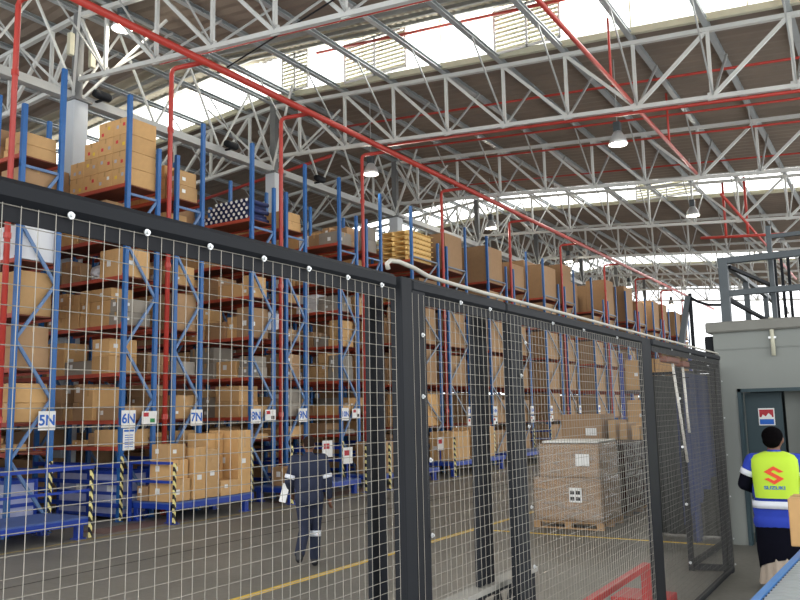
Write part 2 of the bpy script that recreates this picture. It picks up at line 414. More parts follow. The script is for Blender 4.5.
for k in range(-1, 8):
    y = 11.66 + 7.18 * k
    t = thing('steel_column', (RIDGE_X, y, 0), 'pale grey steel column rising between the racks, %s from the left' % ORD[k + 1], 'column', 'columns under the ridge')
    b = MB(); b.cbox((RIDGE_X - .2, y - .2, 0), (RIDGE_X + .2, y + .2, 9.5), .02); b.build('shaft', COLUMN, t)
    b = MB(); b.box((RIDGE_X - .1, y - .09, 9.5), (RIDGE_X + .1, y + .09, 11.75)); b.box((RIDGE_X - .28, y - .25, 9.46), (RIDGE_X + .28, y + .25, 9.52)); b.build('column_head', mat('column_head_grey', (112, 114, 114), .6), t)
    b = MB()
    for sy in (-1, 1):
        b.bar((RIDGE_X, y + sy * .1, 9.55), (RIDGE_X + 1.72, y + sy * 1.2, 11.6), .06); b.bar((RIDGE_X, y + sy*.1, 9.55), (RIDGE_X - 1.72, y + sy * 1.2, 11.6), .06)
    b.build('branching_brace', TRUSS, t)

for x_, y, z, lab in ((-15.9, 12.15, 9.5, 'black floodlight on the girder above the left racks'), (-15.9, 16.6, 9.5, 'black floodlight on the girder above rack 8N'), (-15.9, 20.8, 9.5, 'black floodlight on the girder above rack 10N')):
    t = thing('floodlight', (x_, y, z), lab, 'lamp', 'black floodlights on the girder')
    b = MB(); b.lathe((x_, y, z + .25), [(0, -.22), (.09, -.22), (.11, -.1), (.11, .2), (.08, .24), (0, .24)], 14, 'y'); b.build('housing', BLACK, t, smooth=True)
    b = MB(); b.box((x_ - .27, y - .03, z + .12), (x_, y + .03, z + .16)); b.build('bracket', BLACK, t)
for y, z, lab in ((11.38, 10.55, 'pale vertical box left of the first column head'), (11.98, 10.45, 'pale vertical box right of the first column head')):
    b = MB(); b.cbox((-16.16, y - .07, z), (-16.04, y + .07, z + .55), .01); o_ = tag(b.build('junction_box', LOUV), lab, 'box')
# ------------------------------------------------------------------ sprinkler pipes
PX = -12.2; PZ = 9.59
b = MB(); b.tube([(PX, -3, PZ), (PX, 67, PZ)], .078, 12)
mp = tag(b.build('sprinkler_main', PIPE, smooth=True), 'thick red sprinkler main pipe slanting across the roof above the racks', 'pipe')
for y in [8.15, 11.8, 15.5, 19.2, 24.07, 29.8, 35.6, 42.15, 48.1, 54.1, 60.1]:
    b = MB(); b.tube([(-13.1, y, 0.02), (-13.1, y, PZ - .1), (-13.08, y + .01, PZ - .02), (-13.0, y + .03, PZ + .02), (PX - .1, y + .15, PZ + .02)], .052, 10)
    t = thing('sprinkler_riser', (-13.1, y, 0), '', 'pipe', 'red sprinkler risers')
    i = [8.15, 11.8, 15.5, 19.2, 24.07, 29.8, 35.6, 42.15, 48.1, 54.1, 60.1].index(y)
    t['label'] = 'red vertical sprinkler pipe standing between rack rows, %s from the left' % ORD[i]
    b.build('riser_pipe', PIPE, t, smooth=True)
    for z in (2.0, 5.2, 8.2):
        b = MB(); b.lathe((-13.1, y, z), [(.05, -.05), (.068, -.05), (.068, .05), (.05, .05)], 10); b.build('coupling', PIPE, t)
def branch(y, z0, x0, x1, r, label):
    b = MB(); b.tube([(x0, y, z0 - SL * (x0 - RIDGE_X)), (x1, y, z0 - SL * (x1 - RIDGE_X))], r, 8)
    tag(b.build('sprinkler_branch', PIPE, smooth=True), label, 'pipe')
branch(18.93, 9.955, -12.0, 6, .042, 'red pipe running directly beneath the nearest full-width truss')
branch(20.3, 11.25, -14.5, 6, .035, 'thin red pipe crossing behind the webs of the nearest full-width truss')
branch(23.2, 11.25, -15, 6, .035, 'thin red sprinkler line just past the nearest full-width truss, under dark roof')
branch(25.2, 11.25, -15, 6, .035, 'thin red sprinkler line immediately in front of the second full-width truss')
branch(28.6, 11.25, -15, 6, .03, 'thin red sprinkler line between the second and third trusses')
branch(18.2, 12.85, -14, 6, .045, 'red pipe along the top of the bright rooflight')
branch(14.0, 11.3, -16, 0, .035, 'thin red pipe under the roof at the top left of the picture')
branch(39.0, 11.25, -15, 6, .04, 'thin red sprinkler line beyond the second rooflight')
branch(46.0, 11.0, -10, 6, .05, 'red sprinkler line far back, left of the booth railing top')
b = MB(); b.tube([(-4.95, 4, 9.28), (-4.95, 26.5, 9.28)], .05, 10)
for y in (12.2, 17.2, 22.5): b.tube([(-4.95, y, 9.28), (-4.95, y, 10.75)], .03, 8)
tag(b.build('sprinkler_feed', PIPE, smooth=True), 'red pipe with short uprights running away under the roof, right of centre', 'pipe')
b = MB(); b.tube([(-4.6, 28, 9.0), (-4.6, 50, 9.0)], .05, 8); b.tube([(-6.4, 33.5, 8.7), (-2.5, 33.5, 8.4)], .06, 8)
for x in (-5.4, -4.6): b.tube([(x, 33.3, 8.6), (x, 33.3, 10.9)], .05, 8)
tag(b.build('sprinkler_manifold', PIPE, smooth=True), 'cluster of red pipes hanging in front of the second rooflight at right', 'pipe')
b = MB(); b.tube([(-23, 22, 10.3), (-16.3, 22, 10.95)], .06, 8); tag(b.build('sprinkler_branch', PIPE, smooth=True), 'red pipe rising to the ridge behind the top of racks 8N and 9N', 'pipe')
b = MB(); b.tube([(-12.5, 12.9, 9.9), (-2, 9.2, 9.3)], .018, 6)
tag(b.build('tension_cable', BLACK), 'thin dark cable stretched below the nearest rooflight', 'cable')

# ------------------------------------------------------------------ high bay lamps
def make_lamp(loc, label, wire):
    x, y, z = loc
    t = thing('high_bay_lamp', (x, y, z), label, 'lamp', 'high bay lamps under the roof')
    b = MB(); b.lathe((x, y, z), [(.05, .36), (.1, .34), (.16, .24), (.22, .1), (.245, 0), (.235, 0), (.21, .1), (.15, .23), (.05, .33)], 20); b.build('reflector', SILVER, t, smooth=True)
    b = MB(); b.cbox((x-.09, y-.09, z+.34), (x+.09, y+.09, z+.6), .015); b.build('ballast_box', GREYBLUE, t)
    b = MB(); b.tube([(x, y, z + .6), (x, y, wire)], .012, 6); b.build('suspension', TRUSSD, t)
    b = MB(); b.lathe((x, y, z + .02), [(.0, -.03), (.1, -.025), (.2, 0), (.2, .02), (0, .02)], 16); b.build('bulb', LAMPE, t, smooth=True)
    ld = bpy.data.lights.new('lamp_light', 'POINT'); ld.energy = 60; ld.color = (1, .93, .8); ld.shadow_soft_size = .15
    lo = bpy.data.objects.new('lamp_light', ld); COL.objects.link(lo); lo.location = (x, y, z - .1)
    return t
for loc, lab in (((-13.32, 20, 9.25), 'unlit-looking silver dome lamp hanging beside the red riser near the ridge'),
                 ((-5.67, 20, 8.7), 'glowing dome lamp hanging below the big truss, right of centre'),
                 ((-5.94, 30, 8.85), 'glowing dome lamp hanging in front of the second rooflight'),
                 ((-14.0, 30, 9.5), 'glowing dome lamp left of the distant column, above the racks'),
                 ((-14.3, 40, 9.6), 'glowing dome lamp just right of the distant column, beneath red main'),
                 ((-14.86, 11.85, 11.05), 'bright lamp beside the red main pipe at the top left'),
                 ((-14.3, 51, 9.6), 'small distant lamp under the red main pipe, left one'),
                 ((-14.3, 62, 9.6), 'small distant lamp close to the far end of the red main'),
                 ((-7.2, 60, 9.0), 'small distant lamp seen through the booth railing'),
                 ((-6.9, 66, 8.6), 'smallest distant lamp low between the railing posts')):
    make_lamp(loc, lab, z_top(loc[0]) + .17)

# ------------------------------------------------------------------ pallet racks
LEV_A = [1.43, 1.95, 2.89, 3.86, 4.85, 5.68, 6.77]
LEV_B = [1.53, 2.88, 4.23, 5.57, 6.9]
FX = -13.1; BAY = 2.7
rows = []   # (name, y_tall, y_short, type)
for i, (a, c) in enumerate([(7.07,7.94),(9.22,8.35),(10.69,11.57),(12.85,12.0),(14.41,15.31),(16.57,15.70),(18.03,18.95),(20.24,19.37)]):
    rows.append((4 + i, a, c, 'A'))
for i, (a, c) in enumerate([(21.99,23.82),(25.9,24.35),(27.65,29.41),(31.54,30.05),(33.34,35.2),(37.35,35.95),(39.9,41.8),(44.1,42.5),(45.9,47.8),(50.1,48.5),(51.9,53.8),(56.0,54.5),(57.9,59.8),(62.0,60.4)]):
    rows.append((12 + i, a, c, 'B'))
SIGNBLUE = mat('sign_blue_ink', (24, 96, 190), .6, var=0)
INK = mat('black_ink', (40, 40, 44), .7, var=0)
REDINK = mat('red_ink', (180, 50, 60), .7, var=0)
GREENINK = mat('green_ink', (50, 140, 80), .7, var=0)
def make_rack(num, yt, ys, typ):
    lev = LEV_A if typ == 'A' else LEV_B
    ya, yb = min(yt, ys), max(yt, ys)
    bays = 3 if num < 16 else 2
    t = thing('pallet_rack', (FX, (ya + yb) / 2, 0), 'blue pallet rack row whose end post carries the sign %dN' % num, 'rack', 'blue and red pallet racks')
    for j in range(bays + 1):
        x = FX - j * BAY
        for y, h, nm in ((yt, 8.65, 'aisle'), (ys, 7.7, 'flue')):
            s = 1 if y == ya else -1
            b = MB(); w = .09
            b.box((x - .07, y - .0 if s > 0 else y - w, 0), (x, y + w if s > 0 else y, h))
            # flanges making the post an open section
            b.box((x - .09, (y + .01) if s > 0 else y - .03, 0), (x - .07, (y + .03) if s > 0 else y - .01, h))
            b.box((x - .1, y - .02 if s > 0 else y - w - .02, 0), (x + .02, y + w + .02 if s > 0 else y + .02, .012))
            b.build('upright_post', BLUE, t)
        b = MB(); z = .25; k = 0; top = 7.5; pitch = (1.05 if typ == 'A' else 1.35)
        while z + pitch < top:
            p, q = (ya + .06, yb - .06) if (k % 2) ^ (typ == 'B') else (yb - .06, ya + .06)
            b.bar((x - .04, p, z), (x - .04, q, z + pitch), .04, .055); z += pitch; k += 1
        b.bar((x - .04, ya, z), (x - .04, yb, z), .035, .05); b.bar((x - .04, ya, .25), (x - .04, yb, .25), .035, .05)
        b.build('frame_bracing', BRACE if typ == 'A' else BRACEG, t)
        if j < bays:
            for li, z in enumerate(lev):
                if num > 15 and j > 0: continue
                for y in (ya + .03, yb - .03):
                    b = MB(); b.box((x - BAY + .0, y - .025, z - .075), (x - .07, y + .025, z)); b.box((x - .09, y - .03, z - .1), (x - .068, y + .03, z + .04))
                    b.build('beam', BEAM, t)
                b = MB(); n = 9
                b.box((x - BAY, ya + .05, z - .03), (x - .08, yb - .05, z - .008))
                b.build('deck_panel', DECK, t)
    # sign on the end post
    if num >= 5:
        y = yt - .22 if yt > ys else yt + .17
        if typ == 'B': y = yt - .16 if yt > ys else yt + .16
        sw = .17
        if num in (5,): y = 9.06
        if num == 7: y = 12.68
        b = MB(); b.box((FX + .012, y - sw, 1.80), (FX + .02, y + sw, 2.14)); sg = b.build('row_sign', STICK, t); sg['label'] = 'white sign lettered %dN in blue' % num
        if num < 22: text('%dN' % num, .26 if num < 10 else .2, SIGNBLUE, sg, (FX + .022, y, 1.97), ROTX)
        if num % 2 == 0 or num > 11:
            b = MB(); y2 = y + (.52 if num % 2 == 0 else -.1); z2 = 1.99 if num % 2 == 0 and num < 12 else 1.6
            if num > 11: y2 = y
            b.box((FX + .012, y2 - .19, z2 - .13), (FX + .02, y2 + .19, z2 + .13)); n2 = b.build('notice', STICK, t)
            b = MB(); b.box((FX + .02, y2 - .15, z2 + .02), (FX + .023, y2 - .02, z2 + .1)); b.build('picture_patch', REDINK, n2)
            b = MB(); b.box((FX + .02, y2 + .02, z2 - .1), (FX + .023, y2 + .14, z2 - .02)); b.build('picture_patch', GREENINK if num < 8 else INK, n2)
    if num == 6:
        b = MB(); b.box((FX + .012, 10.74, 1.36), (FX + .018, 11.02, 1.78)); pp = b.build('notice', STICK, t)
        b = MB()
        for k in range(6): b.box((FX + .018, 10.78, 1.42 + k * .045), (FX + .02, 10.98, 1.435 + k * .045))
        b.box((FX + .018, 10.76, 1.72), (FX + .02, 11.0, 1.76)); b.build('printed_lines', SIGNBLUE, pp)
    # striped protector on the foot of the end post
    if num >= 5:
        b = MB(); y = yt - .045 if yt > ys else yt + .045
        b.cbox((FX + .0, y - .035, .02), (FX + .03, y + .035, 1.25), .008); b.build('post_protector', HAZ, t)
    # blue ground-level rails
    b = MB()
    for z in (.32, .75, 1.08):
        b.box((FX - BAY, (ya if yt < ys else yb) - .03, z - .05), (FX, (ya if yt < ys else yb) + .03, z + .03))
    b.build('ground_rail', DBLUE, t)
    return t
racks = {}
for r_ in rows: racks[r_[0]] = make_rack(*r_)

# ------------------------------------------------------------------ cartons
STUFF = MB(); cnt = {}
NIND = [0]
def carton(x0, x1, y0, y1, z0, h, m, label, ind=True, near=False, group='cardboard cartons on the racks', sticker=None, name='carton', cat='box'):
    if not ind or NIND[0] >= 300:
        STUFF.box((x0, y0, z0), (x1, y1, z0 + h)); return None
    NIND[0] += 1
    b = MB(); b.cbox((x0, y0, z0), (x1, y1, z0 + h), .008)
    o = tag(b.build(name, m), label, cat, group)
    WLOC[o.name] = o.location.copy()
    if near:
        b = MB(); ym = (y0 + y1) / 2; xm = (x0 + x1) / 2
        # tape over the top seam, folded down the two short faces
        e = .0015
        if (x1 - x0) < (y1 - y0) * .9: P8 = [(xm + a, y, z) for a in (-.025, .025) for y, z in ((y0 - e, z0 + h * .72), (y0 - e, z0 + h + e), (y1, z0 + h + e), (y1, z0 + h), (y0, z0 + h), (y0, z0 + h * .72))]
        else: P8 = [(x, ym + a, z) for a in (-.025, .025) for x, z in ((x1 + e, z0 + h * .72), (x1 + e, z0 + h + e), (x0, z0 + h + e), (x0, z0 + h), (x1, z0 + h), (x1, z0 + h * .72))]
        b.raw(P8, [(0,1,4,5), (1,2,3,4), (6,11,10,7), (7,10,9,8)] + [(i, i + 6, (i + 1) % 6 + 6, (i + 1) % 6) for i in range(6)]); b.build('tape', TAPE, o)
        if sticker if sticker is not None else R.random() < .35:
            b = MB(); sx = x0 + (x1 - x0) * R.uniform(.15, .5); sz = z0 + h * R.uniform(.3, .55); ss = min(.12, h * .3)
            b.box((sx, y0 - .003, sz), (sx + ss, y0, sz + ss)); b.box((x1, y0 + .1, sz), (x1 + .003, y0 + .1 + ss, sz + ss * .8)); b.build('shipping_label', STICK, o)
    return o
POS = ['aisle end', 'behind aisle-end carton', 'before mid bay', 'mid bay', 'past mid bay', 'deep in bay', 'deeper still', 'near back frame', 'against back frame', 'last of all', 'last of all']
LVA = ['waist-high shelf', 'sign-height shelf', 'shelf just above sign', 'mid-height shelf', 'upper-middle shelf', 'shelf below the top', 'top shelf']
LVB = ['lowest shelf', 'shelf above sign', 'middle shelf', 'upper shelf', 'top shelf']
GREYC = mat('grey_board', (150, 142, 130), .85, var=.08, rand=.15)
def fill(num, yt, ys, typ):
    lev = LEV_A if typ == 'A' else LEV_B
    ya, yb = min(yt, ys) + .04, max(yt, ys) - .04
    tops = lev[1:] + [lev[-1] + (1.0 if typ == 'A' else 1.35)]
    for li, (z, zt) in enumerate(zip(lev, tops)):
        gap = zt - z - .13
        for bay in range(2):
            x = FX - .12 - bay * BAY; end = FX - (bay + 1) * BAY + .08; k = 0
            if typ == 'A' and li == 0: gap = .36
            while x > end + .2:
                wd = R.choice([.3, .38, .45, .6, .75, .95]) * R.uniform(.9, 1.1) if typ == 'A' else R.uniform(.8, 1.25)
                if x - wd < end: wd = x - end
                h = gap * (R.choice([.35, .5, .62, .75, .85, .93]) if typ == 'A' else R.choice([.7, .85, .95, .97]))
                if li == len(lev) - 1:
                    h = gap * (R.uniform(.5, 1.1) if typ == 'A' else R.uniform(.85, 1.3) * (1.35 if num > 15 else 1)) if num not in (10,) else gap * .7
                    if typ == 'A' and num in (9, 10) and bay == 0: h *= .6
                skip = (num == 6 and li in (4, 6)) or (num == 5 and li == 4) or (num == 8 and li == 6) or (num == 12 and li in (3, 4))
                if (skip and bay == 0) or R.random() < (.1 if typ == 'A' else .04): x -= wd; continue
                m, adj = R.choice([(CARD, 'tan'), (CARD, 'tan'), (CARD2, 'brown'), (CARD2, 'brown'), (CARD3, 'yellowish'), (CARD3, 'yellowish'), (GREYC, 'greyish')] + ([(WHITEBOX, 'white')] if typ == 'A' and R.random() < .5 else []))
                near = bay == 0 and num < 16
                sz = 'small' if wd * h < .2 else ('large' if wd * h > .5 else 'medium')
                where = '%s of rack %dN, %s' % ((LVA if typ == 'A' else LVB)[li], num, POS[k])
                f = R.uniform(0, .12); g = R.uniform(0, .15)
                y0, y1 = (ya + f, yb - g) if yt < ys else (ya + g, yb - f)
                n = 1
                if typ == 'A' and h > .42 and R.random() < .6: n = 2
                if typ == 'A' and h > .7 and R.random() < .3: n = 3
                zz = z; hh = h / n
                for q in range(n):
                    pre = {1: '%s %s carton, ', 2: ('lower %s %s carton, ', 'upper %s %s carton, ')[q % 2], 3: ('bottom %s %s carton, ', 'middle %s %s carton, ', 'topmost %s %s carton, ')[q]}[n] % (sz, adj)
                    s_ = R.uniform(0, .05) if q else 0
                    carton(x - wd + .012 + s_, x - .012, y0, y1 - s_, zz, hh - .003, m, pre + where, near, near and num < 12)
                    zz += hh
                x -= wd; k += 1

# hand-placed things on the near racks first (they must stay individuals)
# top of 6N: a stepped tall stack
ZW = ['bottom', 'second-layer', 'third-layer', 'topmost']
CW = ['at the aisle end', 'second column in', 'third column in', 'far lower steps']
COLR = [mat('red_dot_label', (214, 60, 60), .6), mat('grey_dot_label', (180, 180, 190), .6), STICK, mat('yellow_dot_label', (236, 200, 60), .6)]
for c in range(4):
    for r_ in range((4, 4, 3, 2)[c]):
        x1 = -13.2 - c * .46
        o = carton(x1 - .455, x1, 10.74, 11.5, 6.775 + r_ * .36, .355, CARD3, '%s carton with coloured dots on rack 6N top shelf, %s' % (ZW[r_], CW[c]), True, True, 'stepped stack on top of rack 6N', False)
        for q in range(2):
            b = MB(); sx = x1 - .4 + q * .2 + R.uniform(0, .08); sz = 6.775 + r_ * .36 + R.uniform(.06, .2); b.box((sx, 10.737, sz), (sx + .07, 10.74, sz + .07)); b.build('colour_label', R.choice(COLR), o)
# white boxes on 5N
for c, (x1, ww) in enumerate(((-13.2, 1.1), (-14.35, 1.1))):
    carton(x1 - ww, x1, 8.42, 9.15, 4.86, .62, WHITEBOX, 'large white box on rack 5N, %s' % ('at the aisle end' if c == 0 else 'behind another white box'), True, False, 'white boxes on row 5N')
# blue and white rolls on 8N
for r_ in range(5):
    for c in range(9 - r_ // 2):
        x = -13.3 - c * .17 - (r_ % 2) * .085; z = 6.83 + r_ * .105
        t = thing('fabric_roll', (x, 14.85, z), 'dark blue roll with white end on row 8N, row %s up, %s from the aisle' % (ORD[r_], ORD[c]), 'roll', 'blue and white rolls on row 8N')
        b = MB(); b.lathe((x, 14.45, z), [(0, 0), (.052, 0), (.055, .03), (.055, .77), (0, .8)], 10, 'y'); b.build('roll_body', mat('navy_fabric', (40, 50, 96), .8), t, smooth=True)
        b = MB(); b.lathe((x, 14.445, z), [(0, 0), (.042, 0), (.042, .02)], 10, 'y'); b.build('roll_end', STICK, t)
# open shelf on 6N: carton, plastic bags and small things
carton(-13.95, -13.2, 10.74, 11.4, 4.855, .58, CARD, 'wide tan carton at the aisle end of rack 6N, beside white plastic bags', True, True, 'things on the bagged shelf of rack 6N', True)
carton(-14.85, -14.6, 10.75, 11.2, 4.855, .36, CARD2, 'small brown carton left of the plastic bags on rack 6N', True, True, 'things on the bagged shelf of rack 6N', False)
carton(-15.3, -14.95, 10.8, 11.3, 4.855, .5, CARD2, 'upright brown carton deep on the bagged shelf of rack 6N', True, True, 'things on the bagged shelf of rack 6N', False)
def bag(x, y, z, r, label, seed):
    bm = bmesh.new(); bmesh.ops.create_icosphere(bm, subdivisions=3, radius=1); rr = random.Random(seed)
    for v in bm.verts:
        n_ = 1 + .16 * math.sin(5*v.co.x + seed) * math.cos(6*v.co.y) + rr.uniform(-.07, .07)
        v.co = Vector((v.co.x * r * 1.3, v.co.y * r, max(-.75, v.co.z) * r)) * n_
        if v.co.z > r * .8: v.co.x += .04
    mz = min(v.co.z for v in bm.verts)
    for v in bm.verts: v.co += Vector((x, y, z - mz))
    b = MB(); bm.verts.index_update(); b.raw([v.co.copy() for v in bm.verts], [[v.index for v in f.verts] for f in bm.faces]); bm.free()
    tag(b.build('plastic_bag', mat('white_plastic', (214, 216, 222), .3, var=.08), smooth=False), label, 'bag')
bag(-14.2, 10.98, 4.852, .19, 'crumpled white plastic bag beside the wide carton on rack 6N', 1)
bag(-14.42, 11.3, 4.852, .2, 'second crumpled white plastic bag, farther back on rack 6N', 2)
# timber on 12N
def timber_stack(z0, n, group, where):
    for r_ in range(n):
        t = thing('timber_pallet', (-13.85, 22.8, z0 + r_ * .17), 'yellow pine pallet %s, %s from the bottom' % (where, ORD[r_]), 'pallet', group)
        z = z0 + r_ * .17
        for k in range(3): b = MB(); b.cbox((-14.4 + k * .5, 22.05, z), (-14.3 + k * .5, 23.6, z + .1), .006); b.build('bearer', TIMBER, t)
        b = MB()
        for k in range(8): b.cbox((-14.5, 22.04 + k * .2, z + .1), (-13.2, 22.04 + k * .2 + .14, z + .125), .004)
        b.build('top_boards', TIMBER, t)
timber_stack(6.91, 6, 'pine pallets on top of row 12N', 'on the highest shelf of row 12N')
timber_stack(5.58, 4, 'pine pallets on a middle shelf of row 12N', 'on the fourth shelf of row 12N')
for r_ in rows:
    if r_[0] == 4: continue
    fill(*r_)
for (num, yt, ys, typ) in rows:
    ya, yb = min(yt, ys) + .06, max(yt, ys) - .06
    for bay in range(0 if typ == 'B' else 1, 3):
        x = FX - .14 - bay * BAY
        for q in range(3):
            STUFF.box((x - .82, ya, .12), (x, yb, .12 + R.uniform(.95, 1.2))); x -= .85
o = STUFF.build('carton', CARD2); tag(o, 'many more cardboard cartons deep inside and far along the pallet racks', 'box', None, 'stuff')

# ------------------------------------------------------------------ ground level beside the racks
def cage(x0, x1, y0, y1, h, label):
    t = thing('steel_cage', ((x0+x1)/2, (y0+y1)/2, 0), label, 'cage', 'blue steel cages under the racks')
    b = MB()
    for x in (x0, x1):
        for y in (y0, y1): b.box((x-.03, y-.03, 0), (x+.03, y+.03, h))
    for z in (.1, h*.55, h-.03):
        for y in (y0, y1): b.box((x0, y-.02, z-.03), (x1, y+.02, z+.03))
        for x in (x0, x1): b.box((x-.02, y0, z-.03), (x+.02, y1, z+.03))
    b.build('frame', DBLUE, t)
    b = MB(); m = mat('lavender_translucent_panel', (172, 178, 212), .4, var=.1, scale=4)
    b.box((x0+.03, y0-.005, .12), (x1-.03, y0+.005, h-.06)); b.box((x1-.005, y0+.03, .12), (x1+.005, y1-.03, h-.06)); b.box((x0+.03, y1-.005, .12), (x1-.03, y1+.005, h-.06)); b.box((x0+.03, y0+.02, .1), (x1-.03, y1-.02, .13))
    b.build('plastic_panel', m, t)
    b = MB(); b.box((x1-.38, y0-.014, h*.55), (x1-.2, y0-.006, h*.55+.24)); b.build('tag_card', STICK, t)
    return t
cage(-14.05, -13.2, 10.8, 11.45, .95, 'blue cage with lavender panels at the foot of row 6N by the aisle')
cage(-15.1, -14.15, 10.8, 11.45, .95, 'blue cage with lavender panels behind the first one under row 6N')
cage(-14.2, -13.25, 12.1, 12.7, .95, 'blue cage with lavender panels at the foot of row 7N')
cage(-14.2, -13.25, 8.45, 9.0, .95, 'blue cage with lavender panels at the foot of row 5N')

def platform(y0, y1, x0, x1, label, top=.36, post=True, rail=1.15):
    t = thing('low_platform', ((x0+x1)/2, (y0+y1)/2, 0), label, 'platform', 'low blue steel platforms at the rack ends')
    b = MB(); b.box((x0, y0, top-.03), (x1, y1, top)); b.build('deck', mat('worn_blue_deck', (78, 102, 160), .5, var=.15, scale=4), t)
    b = MB(); b.box((x1-.04, y0, top-.13), (x1+.005, y1, top-.03)); b.box((x0, y1-.04, top-.13), (x1, y1, top-.03)); b.box((x0, y0, top-.13), (x1, y0+.04, top-.03)); b.build('edge_beam', DBLUE, t)
    for x in (x0+.1, x1-.12):
        for y in (y0+.08, y1-.14):
            b = MB(); b.cbox((x-.06, y-.06, 0), (x+.06, y+.06, top-.1), .008); b.box((x-.09, y-.09, 0), (x+.09, y+.09, .015)); b.build('leg', DBLUE, t)
    if post:
        b = MB(); b.box((x1+.01, y1-.05, .02), (x1+.05, y1, rail)); b.build('striped_post', HAZ, t)
        b = MB(); b.box((x1+.01, y0, rail-.0), (x1+.06, y1, rail+.05)); b.box((x0, y1-.06, rail), (x1, y1-.01, rail+.05)); b.box((x1+.01, y0, rail*.68), (x1+.06, y1-.07, rail*.68+.04)); b.build('guard_rail', DBLUE, t)
    return t
platform(5.2, 9.1, -13.05, -11.85, 'low blue platform at the left edge in front of row 5N')
platform(10.95, 13.2, -13.05, -11.9, 'low blue platform loaded with cartons in front of row 7N', .38, False)
platform(14.5, 17.2, -13.05, -11.9, 'low blue platform in front of rows 8N and 9N behind the walking worker', .36, False)
platform(18.2, 21.3, -13.05, -11.9, 'low blue platform in front of rows 10N and 11N', .36, False)
platform(22.3, 26.0, -13.05, -11.9, 'low blue platform in front of rows 12N and 13N seen through the fence', .45, False)
platform(27.6, 32.0, -13.05, -11.9, 'low blue platform farthest along the racks, left of the wrapped pallet', .45, False)
def bollard(x, y, h, label):
    t = thing('striped_post', (x, y, 0), label, 'post', 'black and yellow striped posts')
    b = MB(); b.cbox((x-.026, y-.026, .015), (x+.026, y+.026, h), .006); b.build('shaft', HAZ, t)
    b = MB(); b.box((x-.08, y-.08, 0), (x+.08, y+.08, .015)); b.build('foot_plate', DBLUE, t)
    return t
for x, y, h, l in ((-11.8, 10.9, 1.12, 'striped post at the near corner of the carton platform by row 7N'), (-11.8, 14.35, 1.3, 'striped post at the far corner of the carton platform by row 8N'),
                   (-11.8, 17.3, 1.2, 'striped post just right of the walking worker'), (-11.6, 18.1, 1.2, 'striped post seen beyond the black inner gate post'),
                   (-11.85, 22.2, 1.2, 'striped post behind the second fence panel by row 12N')):
    bollard(x, y, h, l)
# guard rails of the cage line by 6N/7N
t = thing('guard_rail', (-11.85, 10.0, 0), 'blue guard rail with two bars between the left platform and the cartons', 'rail')
b = MB(); b.box((-13.0, 10.85, 1.1), (-11.85, 10.9, 1.15)); b.box((-13.0, 10.85, .75), (-11.85, 10.9, .8)); b.build('bar', DBLUE, t)
b = MB(); b.box((-13.04, 10.84, 0), (-12.98, 10.91, 1.15)); b.build('post', DBLUE, t)

# cartons stacked on the platform in front of 7N
k = 0
def floorbox(x0, x1, y0, y1, z, h, m, lab, near=True, st=True):
    NIND[0] = 0
    return carton(x0, x1, y0, y1, z, h, m, lab, True, near, 'cartons stacked on the low platforms', st)
floorbox(-12.6, -12.0, 11.0, 11.5, .385, .42, CARD, 'lowest carton on the platform beside the striped post by row 7N')
floorbox(-12.6, -12.05, 11.0, 11.48, .807, .36, CARD3, 'middle carton of the stack beside the striped post by row 7N')
floorbox(-12.58, -12.1, 11.02, 11.45, 1.17, .3, CARD, 'top carton of the stack beside the striped post by row 7N')
floorbox(-12.95, -12.65, 11.0, 11.6, .385, .28, CARD2, 'small brown carton at the back left of the platform by row 7N')
floorbox(-12.5, -11.95, 11.52, 11.85, .385, 1.0, CARD3, 'tall narrow pierced carton on the platform, left of the big cartons')
floorbox(-12.5, -11.95, 11.87, 12.2, .385, .95, CARD, 'second tall pierced carton on the platform, beside the first')
floorbox(-12.3, -11.92, 12.25, 12.75, .385, .3, CARD, 'small open carton with white stickers at the front of the platform')
floorbox(-12.95, -12.35, 12.3, 12.74, .385, 1.25, CARD3, 'big upright carton standing at the middle of the loaded platform')
floorbox(-12.8, -11.95, 12.78, 13.16, .385, 1.3, CARD3, 'biggest orange carton at the right end of the loaded platform')
floorbox(-12.7, -12.0, 14.7, 15.6, .365, .42, CARD2, 'brown carton with two white labels on the platform left of the walking worker')
floorbox(-12.9, -12.1, 18.4, 19.1, .365, .85, CARD2, 'upright brown carton behind the black inner gate post')
floorbox(-12.9, -12.1, 22.5, 23.7, .455, .9, CARD, 'carton on the blue platform in front of row 12N')
floorbox(-12.9, -12.1, 24.0, 25.6, .455, 1.0, CARD, 'carton on the blue platform in front of row 13N')
floorbox(-12.6, -12.1, 7.2, 7.55, .362, .42, CARD3, 'carton standing on the low blue platform at the left edge', True, False)
# red and white notice boards at row ends
for x, y, z, lab in ((-11.98, 15.9, 1.15, 'red and white notice hanging left of the walking worker'), (-11.95, 16.7, .95, 'small white notice card right of the walking worker'), (-12.4, 22.3, 1.0, 'white picture notice beside the red riser behind the fence')):
    t = thing('notice_board', (x, y, z - .2), lab, 'sign')
    b = MB(); b.box((x, y-.2, z-.2), (x+.01, y+.2, z+.2)); b.build('board', STICK, t)
    b = MB(); b.box((x+.01, y-.15, z+.0), (x+.013, y+.08, z+.13)); b.build('coloured_patch', REDINK, t)
    b = MB(); b.bar((x-.02, y, z-.2), (x-.02, y, .36), .03); b.build('stand', DBLUE, t)
